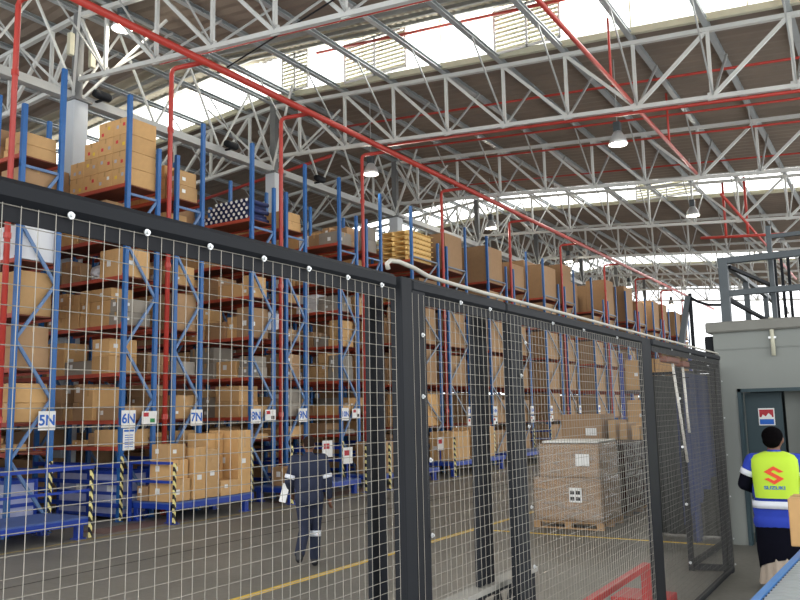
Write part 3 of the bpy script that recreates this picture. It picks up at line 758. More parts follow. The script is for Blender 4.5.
# ------------------------------------------------------------------ wrapped pallets in the aisle
def pallet(x0, x1, y0, y1, label):
    t = thing('wooden_pallet', ((x0+x1)/2, (y0+y1)/2, 0), label, 'pallet', 'wooden pallets in the aisle')
    for k in range(3):
        y = y0 + (y1 - y0 - .1) * k / 2
        for j in range(3):
            x = x0 + (x1 - x0 - .12) * j / 2; b = MB(); b.cbox((x, y, .02), (x+.12, y+.1, .1), .004); b.build('block', PALLETW, t)
        b = MB(); b.box((x0, y, 0), (x1, y+.1, .02)); b.build('bottom_board', PALLETW, t)
    b = MB(); n = 7
    for k in range(n):
        y = y0 + (y1 - y0 - .09) * k / (n - 1); b.box((x0, y, .1), (x1, y+.09, .12))
    b.build('deck_boards', PALLETW, t)
pallet(-5.6, -4.38, 13.3, 14.4, 'wooden pallet under the stretch-wrapped cartons nearest the fence')
pallet(-5.6, -4.5, 14.7, 16.1, 'wooden pallet under the dark wrapped load behind the first')
def load(x0, x1, y0, y1, z0, z1, ins, label, card, film, lab=True):
    t = thing('wrapped_load', ((x0+x1)/2, (y0+y1)/2, z0), label, 'wrapped pallet load')
    zm = z0 + (z1 - z0) * .56; i = ins
    b = MB(); b.cbox((x0+.015, y0+.015, z0), (x1-.015, y1-.015, zm), .015); b.build('lower_carton', card, t)
    b = MB(); b.cbox((x0+.015+i, y0+.015+i*.5, zm+.004), (x1-.04, y1-.015, z1), .02); b.build('upper_carton', card, t)
    bm = bmesh.new()
    for (a, c) in (((x0, y0, z0+.01), (x1, y1, zm+.01)), ((x0+i, y0+i*.5, zm), (x1-.02, y1, z1+.012))):
        r = bmesh.ops.create_cube(bm, size=1)
        for v in r['verts']: v.co = Vector([(a[q]+c[q])/2 + v.co[q]*(c[q]-a[q]) for q in range(3)])
    bmesh.ops.subdivide_edges(bm, edges=bm.edges[:], cuts=9, use_grid_fill=True)
    rr = random.Random(3)
    for v in bm.verts: v.co += Vector((rr.uniform(-.004, .004), rr.uniform(-.005, .005), rr.uniform(-.003, .005)))
    b = MB(); bm.verts.index_update(); b.raw([v.co.copy() for v in bm.verts], [[v.index for v in f.verts] for f in bm.faces]); bm.free()
    b.build('stretch_wrap', film, t, smooth=True)
    if lab:
        b = MB(); b.box((x0+.66, y0-.016, z0+.32), (x0+.88, y0-.012, z0+.56)); lb = b.build('shipping_label', STICK, t)
        b = MB()
        for q in range(4): b.box((x0+.68+ (q%2)*.1, y0-.018, z0+.35 + (q//2)*.1), (x0+.75+(q%2)*.1, y0-.016, z0+.41+(q//2)*.1))
        b.build('printed_marks', INK, lb)
        b = MB(); b.box((x0+.78, y0+i*.5-.016, zm+.2), (x0+1.02, y0+i*.5-.012, zm+.4)); b.build('shipping_label', STICK, t)
load(-5.6, -4.38, 13.3, 14.4, .122, 1.4, .1, 'pale stretch-wrapped load of brown cartons in the aisle behind the fence', CARD2, FILM)
load(-5.4, -4.4, 14.6, 16.3, .122, 1.35, .05, 'dark maroon wrapped load right behind the pale wrapped one', mat('maroon_carton', (84, 50, 46), .8), DFILM, False)
t = thing('white_sheet', (-5, 13.8, 1.42), 'white foam sheet lying on top of the pale wrapped load', 'sheet')
b = MB(); b.cbox((-5.42, 13.36, 1.418), (-4.42, 14.35, 1.455), .01); b.build('foam_sheet', mat('white_foam', (226, 226, 220), .6), t)
t = thing('carton_stack', (-5.6, 16.6, 0), 'large carton standing on a stack behind the pale wrapped load', 'box')
b = MB(); b.cbox((-6.15, 16.4, .0), (-5.45, 17.2, 1.36), .01); b.build('lower_carton', CARD2, t)
b = MB(); b.cbox((-6.12, 16.2, 1.37), (-5.27, 17.1, 1.88), .01); b.build('upper_carton', CARD2, t)
b = MB(); b.box((-5.6, 16.19, 1.45), (-5.38, 16.199, 1.6)); b.build('shipping_label', STICK, t)
for i, x in enumerate((-5.2, -5.0, -4.78)):
    floorbox(x, x + .16, 16.4 + .1*i, 17.2, 0.0, 1.75 - .06*i, CARD, 'tall thin upright carton behind the wrapped loads, %s from the left' % ORD[i], False)
# rack facing the viewer behind the fence
t = thing('cross_rack', (-7.2, 29, 0), 'dark steel rack facing the viewer behind the wrapped loads', 'rack')
for x in (-8.4, -6.05):
    for y in (28.4, 29.5):
        b = MB(); b.box((x-.05, y-.05, 0), (x+.05, y+.05, 3.9)); b.build('upright_post', DBLUE, t)
for z in (1.2, 2.6):
    for y in (28.4, 29.5): b = MB(); b.box((-8.4, y-.03, z-.12), (-6.05, y+.03, z)); b.build('beam', mat('dark_beam', (70, 50, 60), .6), t)
for li, z in enumerate((0.0, 1.2, 2.6)):
    for c, (x0, x1) in enumerate(((-8.3, -7.3), (-7.25, -6.15))):
        floorbox(x0, x1, 28.5, 29.4, z + .001, 1.05, CARD if (li + c) % 2 else CARD3, 'carton on the cross rack behind the fence, %s level, %s side' % (ORD[li], 'left' if c == 0 else 'right'), True)

# ------------------------------------------------------------------ mesh fence
FXF = -1.93; FT = 2.625; P = .0525
def wires(b, Y0, Y1, Z0, Z1, X, r=.00135, seed=0):
    rr = random.Random(seed); n = int((Y1 - Y0) / P)
    for k in range(n + 1):
        y = Y0 + k * P; j = rr.uniform(-.0025, .0025)
        b.tube([(X + .004, y + j, Z0), (X + .004 + rr.uniform(-.004, .004), y + rr.uniform(-.003, .003), (Z0+Z1)/2), (X + .004, y - j, Z1)], r, 4, False)
    n = int((Z1 - Z0) / P); ns = max(2, int((Y1 - Y0) / .5))
    for k in range(n + 1):
        z = Z1 - k * P; ph = rr.uniform(0, 6)
        b.tube([(X, Y0 + (Y1-Y0)*i/ns, z + .003 * math.sin(ph + i * 1.3)) for i in range(ns + 1)], r, 4, False)
def bolts(t, pts, X=FXF + .012, r=.011):
    for (y, z) in pts:
        b = MB(); b.lathe((X, y, z), [(0, .012), (r*.5, .012), (r*.5, .004), (r, .004), (r, 0), (0, 0)], 12, 'x'); b.build('washer', SILVER, t)
def panel(Y0, Y1, label, left=None, right=None, seed=0, bl=(), wm=None):
    t = thing('mesh_fence_panel', (FXF, (Y0+Y1)/2, 0), label, 'fence', 'black framed wire mesh fence panels')
    b = MB(); b.cbox((FXF - .055, Y0, FT - .068), (FXF + .012, Y1, FT), .016); b.build('top_rail', BLACK, t)
    b = MB(); b.box((FXF - .012, Y0, FT - .115), (FXF - .004, Y1, FT - .06)); b.build('clamp_strip', BLACK2, t)
    b = MB(); wires(b, Y0 + .01, Y1 - .01, .06, FT - .07, FXF + .002, seed=seed); b.build('wire_mesh', wm or WIRE, t)
    b = MB(); b.box((FXF - .04, Y0, .02), (FXF - .004, Y1, .075)); b.build('bottom_rail', BLACK, t)
    for nm, w in (('post', left), ('post', right)):
        if w:
            b = MB(); b.cbox((FXF - .05, w[0], 0), (FXF - .006 if len(w) < 3 else w[2], w[1], FT - .005), .004); b.build(nm, BLACK, t)
    bolts(t, [(y, FT - .068) for y in bl])
    return t
panel(-.3, 3.09, 'nearest and leftmost wire mesh fence panel with a heavy black top rail', None, (3.115, 3.21, FXF + .014), 1, [.58+.265*0, .845, 1.11, 1.376, 1.642, 1.906, 2.173, 2.433, 2.692, 2.949])
p2 = panel(3.215, 4.28, 'narrow wire mesh gate panel right of the thick double black post', (3.215, 3.36), None, 2, [3.7, 4.05])
b = MB(); b.box((FXF - .002, 3.225, .05), (FXF + .006, 3.345, FT - .01)); b.build('frame_strip', BLACK2, p2)
bolts(p2, [(3.30, 2.36), (3.29, 2.07), (3.345, 1.774), (3.345, 1.431), (3.34, 1.1)])
p3 = panel(4.28, 7.15, 'long wire mesh fence panel in front of the wrapped pallets', (4.34, 4.52, FXF - .0), (7.2, 7.5), 3, [5.0, 5.6, 6.4])
bolts(p3, [(4.53, 2.4), (4.53, 1.9), (4.52, 1.433), (4.53, 1.094), (4.45, 2.2)])
p4 = panel(7.5, 10.73, 'far wire mesh fence panel ending beside the grey booth', None, (10.62, 10.73), 4, [8.2, 9.0, 9.8], WIREF)
bolts(p4, [(10.68, 2.3), (10.68, 1.85), (10.68, 1.4), (10.68, .9), (10.68, .4), (10.68, .1)])
# white hose lying on the top rail
b = MB(); pts = [(-1.9, 2.98, 2.63), (-1.9, 2.97, 2.655), (-1.9, 3.0, 2.672), (-1.9, 3.07, 2.678), (-1.9, 3.2, 2.668), (-1.91, 3.35, 2.65), (-1.915, 3.6, 2.645)]
for i in range(12): pts.append((-1.92 + .004 * math.sin(i), 4.0 + i * .6, 2.642))
b.tube(pts, .011, 8); tag(b.build('white_hose', mat('dirty_white_hose', (176, 172, 160), .6), smooth=True), 'dirty white hose lying along the top of the fence', 'hose')
# return panels at the far end
def ret(p, q, label, seed):
    p = Vector(p); q = Vector(q); d = (q - p); L = d.length; d.normalize()
    t = thing('mesh_return_panel', ((p+q)/2), label, 'fence', 'mesh return panels by the booth')
    b = MB()
    b.bar((p.x, p.y, 2.54), (q.x, q.y, 2.54), .05, .07); b.build('top_rail', BLACK, t)
    b = MB(); b.bar((p.x, p.y, .05), (q.x, q.y, .05), .05, .07); b.build('bottom_rail', BLACK, t)
    for e in (p + d*.03, q - d*.03): b = MB(); b.bar((e.x, e.y, 0), (e.x, e.y, 2.57), .06, .06); b.build('post', BLACK, t)
    b = MB(); n = int(L / P)
    for k in range(n + 1):
        e = p + d * (k * P); b.tube([(e.x, e.y, .06), (e.x, e.y, 2.52)], .0012, 4, False)
    for k in range(47): b.tube([(p.x, p.y, .08 + k * P), (q.x, q.y, .08 + k * P)], .0012, 4, False)
    b.build('wire_mesh', WIREF, t)
    for z in (.1, .8, 1.5, 2.1): b = MB(); b.lathe((p.x + d.x*.03 , p.y - .045, z), [(0, -.004), (.018, -.004), (.018, .004)], 10, 'y'); b.build('washer', SILVER, t)
ret((-2.44, 10.6, 0), (-1.99, 10.68, 0), 'short mesh panel turning away from the end post of the fence', 1)
ret((-2.44, 10.7, 0), (-2.38, 12.72, 0), 'mesh panel running back to the booth behind the blue sheets', 2)
def sheet(y0, y1, zb0, zb1, X, label, m):
    b = MB(); n = 24; vs = []; fs = []
    for k in range(n + 1):
        y = y0 + (y1-y0)*k/n; w_ = .025 * math.sin(k * 1.1) + .012 * math.sin(k * 2.7)
        zb = zb0 + (zb1 - zb0) * k / n + .04 * math.sin(k * .9)
        for off in (0, .006):
            vs += [(X + w_ * .3 + off, y, 2.45), (X + w_ + off, y, 1.4), (X + w_ * 1.2 + off, y, zb)]
    for k in range(n):
        a, c = 6*k, 6*(k+1)
        for q in (0, 1, 3, 4): fs.append((a+q, a+q+1, c+q+1, c+q))
        fs += [(a, c, c+3, a+3), (a+2, a+5, c+5, c+2)]
    fs += [(0, 3, 4, 1), (1, 4, 5, 2)]; e = 6*n; fs += [(e, e+1, e+4, e+3), (e+1, e+2, e+5, e+4)]
    b.raw(vs, fs); tag(b.build('blue_tarpaulin', m, smooth=True), label, 'tarpaulin')
NAVY = mat('navy_tarpaulin', (44, 58, 104), .7, var=.2, scale=4)
sheet(10.75, 12.75, .52, .95, -2.5, 'dark blue tarpaulin hung behind the mesh beside the booth', NAVY)
sheet(11.9, 12.15, .16, .16, -2.62, 'narrow blue strip hanging below the dark blue tarpaulin', NAVY)

b = MB(); n = 20; vs = []; fs = []
for k in range(n + 1):
    x = -3.45 + 1.0 * k / n; w_ = .03 * math.sin(k * 1.3)
    vs += [(x, 13.3 + w_ * .3, 2.5), (x, 13.3 + w_, .03), (x, 13.306 + w_ * .3, 2.5), (x, 13.306 + w_, .03)]
for k in range(n): a = 4*k; fs += [(a, a+1, a+5, a+4), (a+2, a+6, a+7, a+3), (a, a+4, a+6, a+2), (a+1, a+3, a+7, a+5)]
b.raw(vs, fs); tag(b.build('grey_curtain', mat('charcoal_curtain', (62, 64, 62), .8, var=.15), smooth=True), 'charcoal plastic curtain hanging left of the booth behind the fence', 'curtain')
b = MB(); b.bar((-3.5, 13.3, 2.53), (-2.36, 13.3, 2.53), .05); b.bar((-3.47, 13.3, 0), (-3.47, 13.3, 2.55), .05); tag(b.build('curtain_rail', BLACK), 'black rail and post carrying the charcoal curtain', 'rail')
# inner gate posts behind the fence
t = thing('inner_post', (-2.12, 3.19, 0), 'black double post standing behind the leftmost mesh panel', 'post')
b = MB(); b.cbox((-2.135, 3.13, 0), (-2.105, 3.19, 2.585), .004); b.build('post', BLACK, t)
b = MB(); b.cbox((-2.135, 3.195, 0), (-2.11, 3.265, 2.585), .004); b.build('angle_flange', mat('navy_black_steel', (28, 32, 44), .6, spec=.3), t)
t = thing('inner_gate', (-2.12, 4.3, 0), 'black double post on a lattice rail behind the gate panel', 'gate')
b = MB(); b.cbox((-2.135, 4.2, 1.02), (-2.105, 4.27, 2.585), .004); b.build('post', BLACK, t)
b = MB(); b.cbox((-2.145, 4.30, 1.02), (-2.1, 4.38, 2.585), .004); b.build('post', BLACK2, t)
b = MB(); b.box((-2.17, 3.35, .985), (-2.07, 4.95, 1.015)); b.build('rail_top', mat('pale_rail_top', (150, 148, 140), .6), t)
b = MB(); b.box((-2.14, 3.35, .955), (-2.10, 4.95, .985)); b.box((-2.14, 3.35, .75), (-2.10, 4.95, .78))
k = 3.35
while k < 4.9: b.bar((-2.12, k, .77), (-2.12, k+.1, .965), .018); b.bar((-2.12, k+.1, .965), (-2.12, k+.2, .77), .018); k += .2
b.build('lattice_rail', BLACK, t)
for y in (3.38, 4.92): b = MB(); b.box((-2.15, y-.03, 0), (-2.09, y+.03, .985)); b.build('leg', BLACK, t)

# brooms standing behind the fence
def broom(p, q, label, head):
    t = thing('broom', p, label, 'broom')
    b = MB(); b.tube([p, q], .014, 8); b.build('handle', mat('broom_white_handle', (214, 210, 200), .5), t, smooth=True)
    q = Vector(q); b = MB(); b.cbox((q.x-.04, q.y-.36 if head else q.y - .15, q.z), (q.x+.04, q.y+.16, q.z+.06), .01); b.build('broom_head', mat('broom_wood', (120, 72, 56), .7), t)
    b = MB(); b.box((q.x, q.y - .03, q.z - .12), (FXF - .003, q.y - .02, q.z - .11)); b.build('hanging_hook', BLACK, t)
    b = MB()
    for i in range(16 if head else 8):
        y = q.y - (.34 if head else .13) + i * .031; b.bar((q.x, y, q.z+.05), (q.x + R.uniform(-.02, .02), y + R.uniform(-.02, .02), q.z+.12), .03, .02)
    b.build('bristles', mat('broom_bristle', (132, 104, 66), .9), t)
broom((-2.0, 8.93, 1.42), (-2.0, 8.55, 2.44), 'wide brown broom stored head up behind the far fence panel', True)
broom((-2.0, 9.1, 1.72), (-2.0, 9.0, 2.42), 'smaller broom with white handle leaning beside the wide one', False)
b = MB(); b.tube([(-2.02, 9.3, 2.545), (-2.02, 10.25, 2.545)], .016, 8); tag(b.build('white_tube', STICK, smooth=True), 'short white tube lying level under the far fence rail', 'tube')

# leaning dark steel structure above the fence
t = thing('steel_jib', (-3.6, 16, 0), 'dark grey leaning steel jib and mast rising behind the fence', 'crane')
b = MB(); b.bar((-4.2, 16, 0.02), (-3.36, 16, 4.1), .12, .1); b.build('leaning_leg', GREYBLUE, t)
b = MB(); b.box((-3.36, 15.97, 0), (-3.3, 16.03, 4.15)); b.build('mast', BLACK, t)
b = MB(); b.tube([(-3.36, 16, 4.1), (-3.2, 16, 3.98), (-3.0, 16, 3.9), (-2.8, 16, 3.88), (-2.5, 16, 3.92)], .025, 8); b.build('cable_arm', BLACK, t)
# red trolley low behind the fence
t = thing('red_trolley', (-2.4, 7.7, 0), 'red steel trolley frame low behind the fence', 'trolley')
RED = mat('trolley_red', (176, 44, 44), .45)
b = MB(); b.cbox((-2.44, 6.3, .36), (-2.36, 8.6, .42), .006); b.build('top_rail', RED, t)
b = MB(); b.cbox((-2.42, 8.42, .06), (-2.36, 8.6, .36), .006); b.build('upright', RED, t)
b = MB(); b.cbox((-2.42, 6.3, .06), (-2.36, 6.4, .36), .006); b.build('upright', RED, t)
b = MB(); b.cbox((-2.75, 6.3, .0), (-2.2, 6.42, .08), .006); b.cbox((-2.75, 8.45, .0), (-2.2, 8.95, .08), .006); b.cbox((-2.42, 6.3, .0), (-2.32, 8.9, .07), .006); b.build('base_frame', RED, t)

# ------------------------------------------------------------------ booth
BX0 = -2.36; BY = 12.8; DX0, DX1 = -2.09, -1.05
b = MB(); b.box((BX0, BY, 0), (DX0, BY+.15, 3.08)); b.box((DX0, BY, 2.24), (DX1, BY+.15, 3.08)); b.box((DX1, BY, 0), (3.0, BY+.15, 3.08))
struct(b, 'wall_front', BOOTHM, origin=(0, 0, 0))
b = MB(); b.box((BX0, BY+.15, 0), (BX0+.15, 19, 3.08)); struct(b, 'wall_side', BOOTHM)
b = MB(); b.box((BX0, 19, 0), (3.0, 19.15, 3.08)); struct(b, 'wall_back', BOOTHM)
b = MB(); b.cbox((BX0-.1, BY-.1, 3.08), (3.1, 19.3, 3.24), .02); struct(b, 'trim_8', SLABM)
b = MB(); b.box((BX0-.01, BY-.012, 2.82), (3.0, BY, 2.835)); b.box((BX0 - .01, BY-.02, 2.835), (3, BY, 3.08)); struct(b, 'trim_9', BOOTHM)
FR = mat('door_frame_grey', (92, 106, 104), .5)
b = MB(); b.box((DX0, BY-.012, 0), (DX0+.05, BY+.16, 2.24)); b.box((DX0, BY-.012, 2.19), (DX1, BY+.16, 2.24)); b.box((DX1-.05, BY-.012, 0), (DX1, BY+.16, 2.24)); struct(b, 'trim_10', DOORM)
b = MB(); b.box((DX0+.055, BY+.25, 0.01), (-1.53, BY+.3, 2.18)); d = struct(b, 'door_1', DOORM, origin=(0, 0, 0)); 
b = MB(); b.tube([(-1.6, BY+.25, 1.0), (-1.6, BY+.2, 1.0), (-1.72, BY+.2, 1.0)], .012, 8); b.build('door_handle', SILVER, d)
b = MB(); b.box((-1.5, BY+.35, 0), (DX1, BY+.42, 2.24)); struct(b, 'wall_inner', BOOTHM)
b = MB(); b.box((BX0+.15, BY+2.0, 0), (DX1, BY+2.1, 3.08)); struct(b, 'wall_inner', mat('dark_interior', (50, 56, 58), .8))
t = thing('door_poster', (-1.74, BY+.24, 1.75), 'small red, white and blue poster on the dark booth door', 'poster')
b = MB(); b.box((-1.86, BY+.235, 1.70), (-1.64, BY+.248, 1.95)); b.build('sheet', STICK, t)
b = MB(); b.box((-1.845, BY+.231, 1.82), (-1.655, BY+.2355, 1.93)); b.build('red_field', REDINK, t)
b = MB(); b.box((-1.845, BY+.231, 1.715), (-1.655, BY+.2355, 1.79)); b.build('blue_field', SIGNBLUE, t)
b = MB(); b.raw([(-1.83, BY+.2300, 1.80), (-1.80, BY+.23, 1.86), (-1.76, BY+.23, 1.83), (-1.72, BY+.23, 1.88), (-1.68, BY+.23, 1.84), (-1.67, BY+.23, 1.80)], [(0,1,2,3,4,5)]); b.build('white_shape', STICK, t)
t = thing('conduit', (-1.56, BY-.03, 2.66), 'short pale pipe coming down from the booth roof edge', 'pipe')
b = MB(); b.tube([(-1.55, BY-.05, 3.26), (-1.55, BY-.05, 2.7)], .03, 10); b.build('pipe', LOUV, t, smooth=True)
b = MB(); b.box((-1.6, BY-.07, 2.95), (-1.5, BY-.02, 2.98)); b.build('clip', SILVER, t)
b = MB(); b.cbox((BX0-.16, BY+.1, 2.72), (BX0-.02, BY+.4, 3.05), .02); tag(b.build('dark_box', BLACK), 'small dark box on the left corner of the booth under the roof slab', 'box')
# steel guard frame on the booth roof
def roof_frame():
    t = thing('roof_guard_frame', (-1.5, 13, 3.24), 'grey steel guard frame standing on the booth roof', 'railing')
    zb = 3.24
    def post(x, y, h, w=.1, m=GREYBLUE):
        b = MB(); b.cbox((x-w/2, y-w/2, zb), (x+w/2, y+w/2, h), .006); b.build('post', m, t)
    post(-2.18, 12.95, 4.24, .13); post(-.2, 12.95, 4.24, .1)
    b = MB(); b.cbox((-2.24, 12.89, 4.14), (.4, 12.99, 4.24), .006); b.build('top_rail', GREYBLUE, t)
    b = MB(); b.cbox((-2.2, 12.9, 3.64), (.4, 12.98, 3.73), .006); b.build('middle_rail', GREYBLUE, t)
    post(-2.2, 15.2, 4.24, .09); post(-2.2, 17.6, 4.24, .09)
    b = MB(); b.cbox((-2.24, 12.99, 4.15), (-2.16, 18.8, 4.23), .006); b.build('side_rail', GREYBLUE, t)
    b = MB(); b.bar((-2.2, 13.0, 3.66), (-2.2, 17.6, 3.66), .05, .05); b.build('side_rail', BLACK, t)
    post(-1.55, 13.3, 4.72, .07)
    b = MB(); b.box((-1.58, 13.26, 4.52), (.4, 13.34, 4.58)); b.build('top_rail', GREYBLUE, t)
    for x in (-1.62, -1.52, -1.42, -1.24): post(x, 14.4, 4.5, .045, BLACK)
    b = MB(); b.bar((-2.1, 13.0, 4.1), (-1.6, 14.6, 3.9), .05); b.bar((-2.15, 13.0, 3.6), (-1.7, 14.4, 3.3), .05); b.build('diagonal_brace', BLACK, t)
roof_frame()

# ------------------------------------------------------------------ roller conveyor
def conveyor():
    t = thing('roller_conveyor', (-.55, 5.5, 0), 'blue sided roller conveyor at the bottom right corner', 'conveyor')
    CB = mat('conveyor_blue', (70, 130, 200), .4, var=.1); RO = mat('roller_zinc', (196, 204, 206), .35, .3, var=.05)
    y0, y1 = 2.5, 8.6; xl = lambda y: -1.045 + .0365 * (y - 2.5) - .0; zt = .8; W = .7
    for s, off in (('side_rail', 0), ('side_rail', W)):
        b = MB(); b.bar((xl(y0)+off+.03, y0, zt-.05), (xl(y1)+off+.03, y1, zt-.05), .05, .1)
        o = b.build(s, CB, t)
        c = MB(); y = y0 + .04
        while y < y1: c.lathe((xl(y)+off+.058, y, zt-.018), [(0, 0), (.012, 0), (.012, .012), (0, .012)], 6, 'x'); y += .0925
        c.build('axle_ends', BLACK, o)
    y = y0 + .04; n = 0
    while y < y1:
        b = MB(); b.tube([(xl(y)+.07, y, zt-.03), (xl(y)+W-.01, y+.0, zt-.03)], .034, 10); b.build('roller', RO, t, smooth=True); y += .0925; n += 1
    for y in (3.0, 5.7, 8.3):
        for off in (.03, W+.03):
            b = MB(); b.box((xl(y)+off-.025, y-.03, 0), (xl(y)+off+.025, y+.03, zt-.1)); b.build('leg', CB, t)
conveyor()
NIND[0] = 0
carton(-.93, -.45, 7.75, 8.15, .803, .40, CARD3, 'cardboard carton riding on the blue roller conveyor at the right edge', True, True, None, False)

# ------------------------------------------------------------------ people
def remeshed(name, m, parts, parent, voxel=.012, smooth=4, loc=(0, 0, 0)):
    """parts: list of ('cap', p, q, r1, r2[, flat]) and ('ell', c, (rx,ry,rz)[, rotz]) merged into one skin"""
    bm = bmesh.new()
    for pt in parts:
        if pt[0] == 'ell':
            r = bmesh.ops.create_uvsphere(bm, u_segments=20, v_segments=14, radius=1)
            rot = Euler(pt[3] if len(pt) > 3 else (0, 0, 0)).to_matrix()
            for v in r['verts']: v.co = rot @ Vector((v.co.x*pt[2][0], v.co.y*pt[2][1], v.co.z*pt[2][2])) + Vector(pt[1])
        else:
            p, q, r1, r2 = Vector(pt[1]), Vector(pt[2]), pt[3], pt[4]; n = 14
            d = q - p; L = d.length; rot = d.to_track_quat('Z', 'Y').to_matrix(); rings = []
            prof = [(-r1*math.cos(a), r1*math.sin(a)) for a in (0.0001, .4, .8, 1.2, math.pi/2)] + [(L + r2*math.cos(a), r2*math.sin(a)) for a in (math.pi/2, 1.2, .8, .4, .0001)]
            for z, rr in prof: rings.append([bm.verts.new(rot @ Vector((rr*math.cos(2*math.pi*k/n), rr*math.sin(2*math.pi*k/n), z)) + p) for k in range(n)])
            for a, c in zip(rings, rings[1:]):
                for k in range(n): bm.faces.new((a[k], a[(k+1)%n], c[(k+1)%n], c[k]))
            bm.faces.new(rings[0][::-1]); bm.faces.new(rings[-1])
    me = bpy.data.meshes.new(name); bm.to_mesh(me); bm.free()
    o = bpy.data.objects.new(name, me); COL.objects.link(o)
    md = o.modifiers.new('r', 'REMESH'); md.mode = 'VOXEL'; md.voxel_size = voxel
    s2 = o.modifiers.new('s', 'SMOOTH'); s2.iterations = smooth; s2.factor = .5
    me2 = bpy.data.meshes.new_from_object(o.evaluated_get(bpy.context.evaluated_depsgraph_get()))
    o.modifiers.clear(); o.data = me2; me2.name = name; me2.materials.clear(); me2.materials.append(m)
    for p in me2.polygons: p.use_smooth = True
    if parent is not None: o.parent = parent
    else: o.location = loc
    return o
def hand(wr, d, side, s=1.0):
    """relaxed hand: wrist point, pointing direction d, side = thumb direction"""
    wr = Vector(wr); d = Vector(d).normalized(); th = Vector(side).normalized(); nrm = d.cross(th).normalized()
    P_ = [('cap', wr, wr + d*.03*s, .025*s, .027*s), ('ell', wr + d*.055*s, (.026*s, .03*s, .045*s))]
    for i, (o_, L) in enumerate(((.028, .066), (.010, .075), (-.009, .070), (-.026, .055))):
        a = wr + d*.085*s + th*o_*s; b_ = a + d*L*.5*s + nrm*.008*s; c = b_ + d*L*.38*s + nrm*.022*s
        P_ += [('cap', a, b_, .0095*s, .009*s), ('cap', b_, c, .009*s, .0075*s)]
    a = wr + d*.03*s + th*.022*s; b_ = a + (d*.6 + th*.8).normalized()*.035*s; c = b_ + (d*.95 + th*.2).normalized()*.03*s
    P_ += [('cap', a, b_, .012*s, .0105*s), ('cap', b_, c, .0105*s, .009*s)]
    return P_
def head_parts(c, f=(0, 1, 0), s=1.0):
    """c = head centre in local coords, facing +Y"""
    c = Vector(c); return [('ell', c, (.074*s, .092*s, .112*s)), ('ell', c + Vector((0, .035, -.05))*s, (.056*s, .058*s, .062*s)),
        ('ell', c + Vector((0, .098, -.018))*s, (.013*s, .018*s, .024*s)), ('ell', c + Vector((.077, -.005, -.01))*s, (.012*s, .022*s, .032*s)), ('ell', c + Vector((-.077, -.005, -.01))*s, (.012*s, .022*s, .032*s)),
        ('ell', c + Vector((0, .087, -.062))*s, (.024*s, .012*s, .010*s)), ('ell', c + Vector((.03, .078, .012))*s, (.016*s, .012*s, .008*s)), ('ell', c + Vector((-.03, .078, .012))*s, (.016*s, .012*s, .008*s))]
def eyes(parent, c):
    for sx in (-1, 1):
        b = MB(); p = Vector(c) + Vector((.03*sx, .083, .0)); b.lathe(p, [(0, -.004), (.007, -.002), (.01, .003), (0, .008)], 10, 'y'); b.build('eye', STICK, parent, smooth=True)
def local(o): WLOC[o.name] = Vector((0, 0, 0))

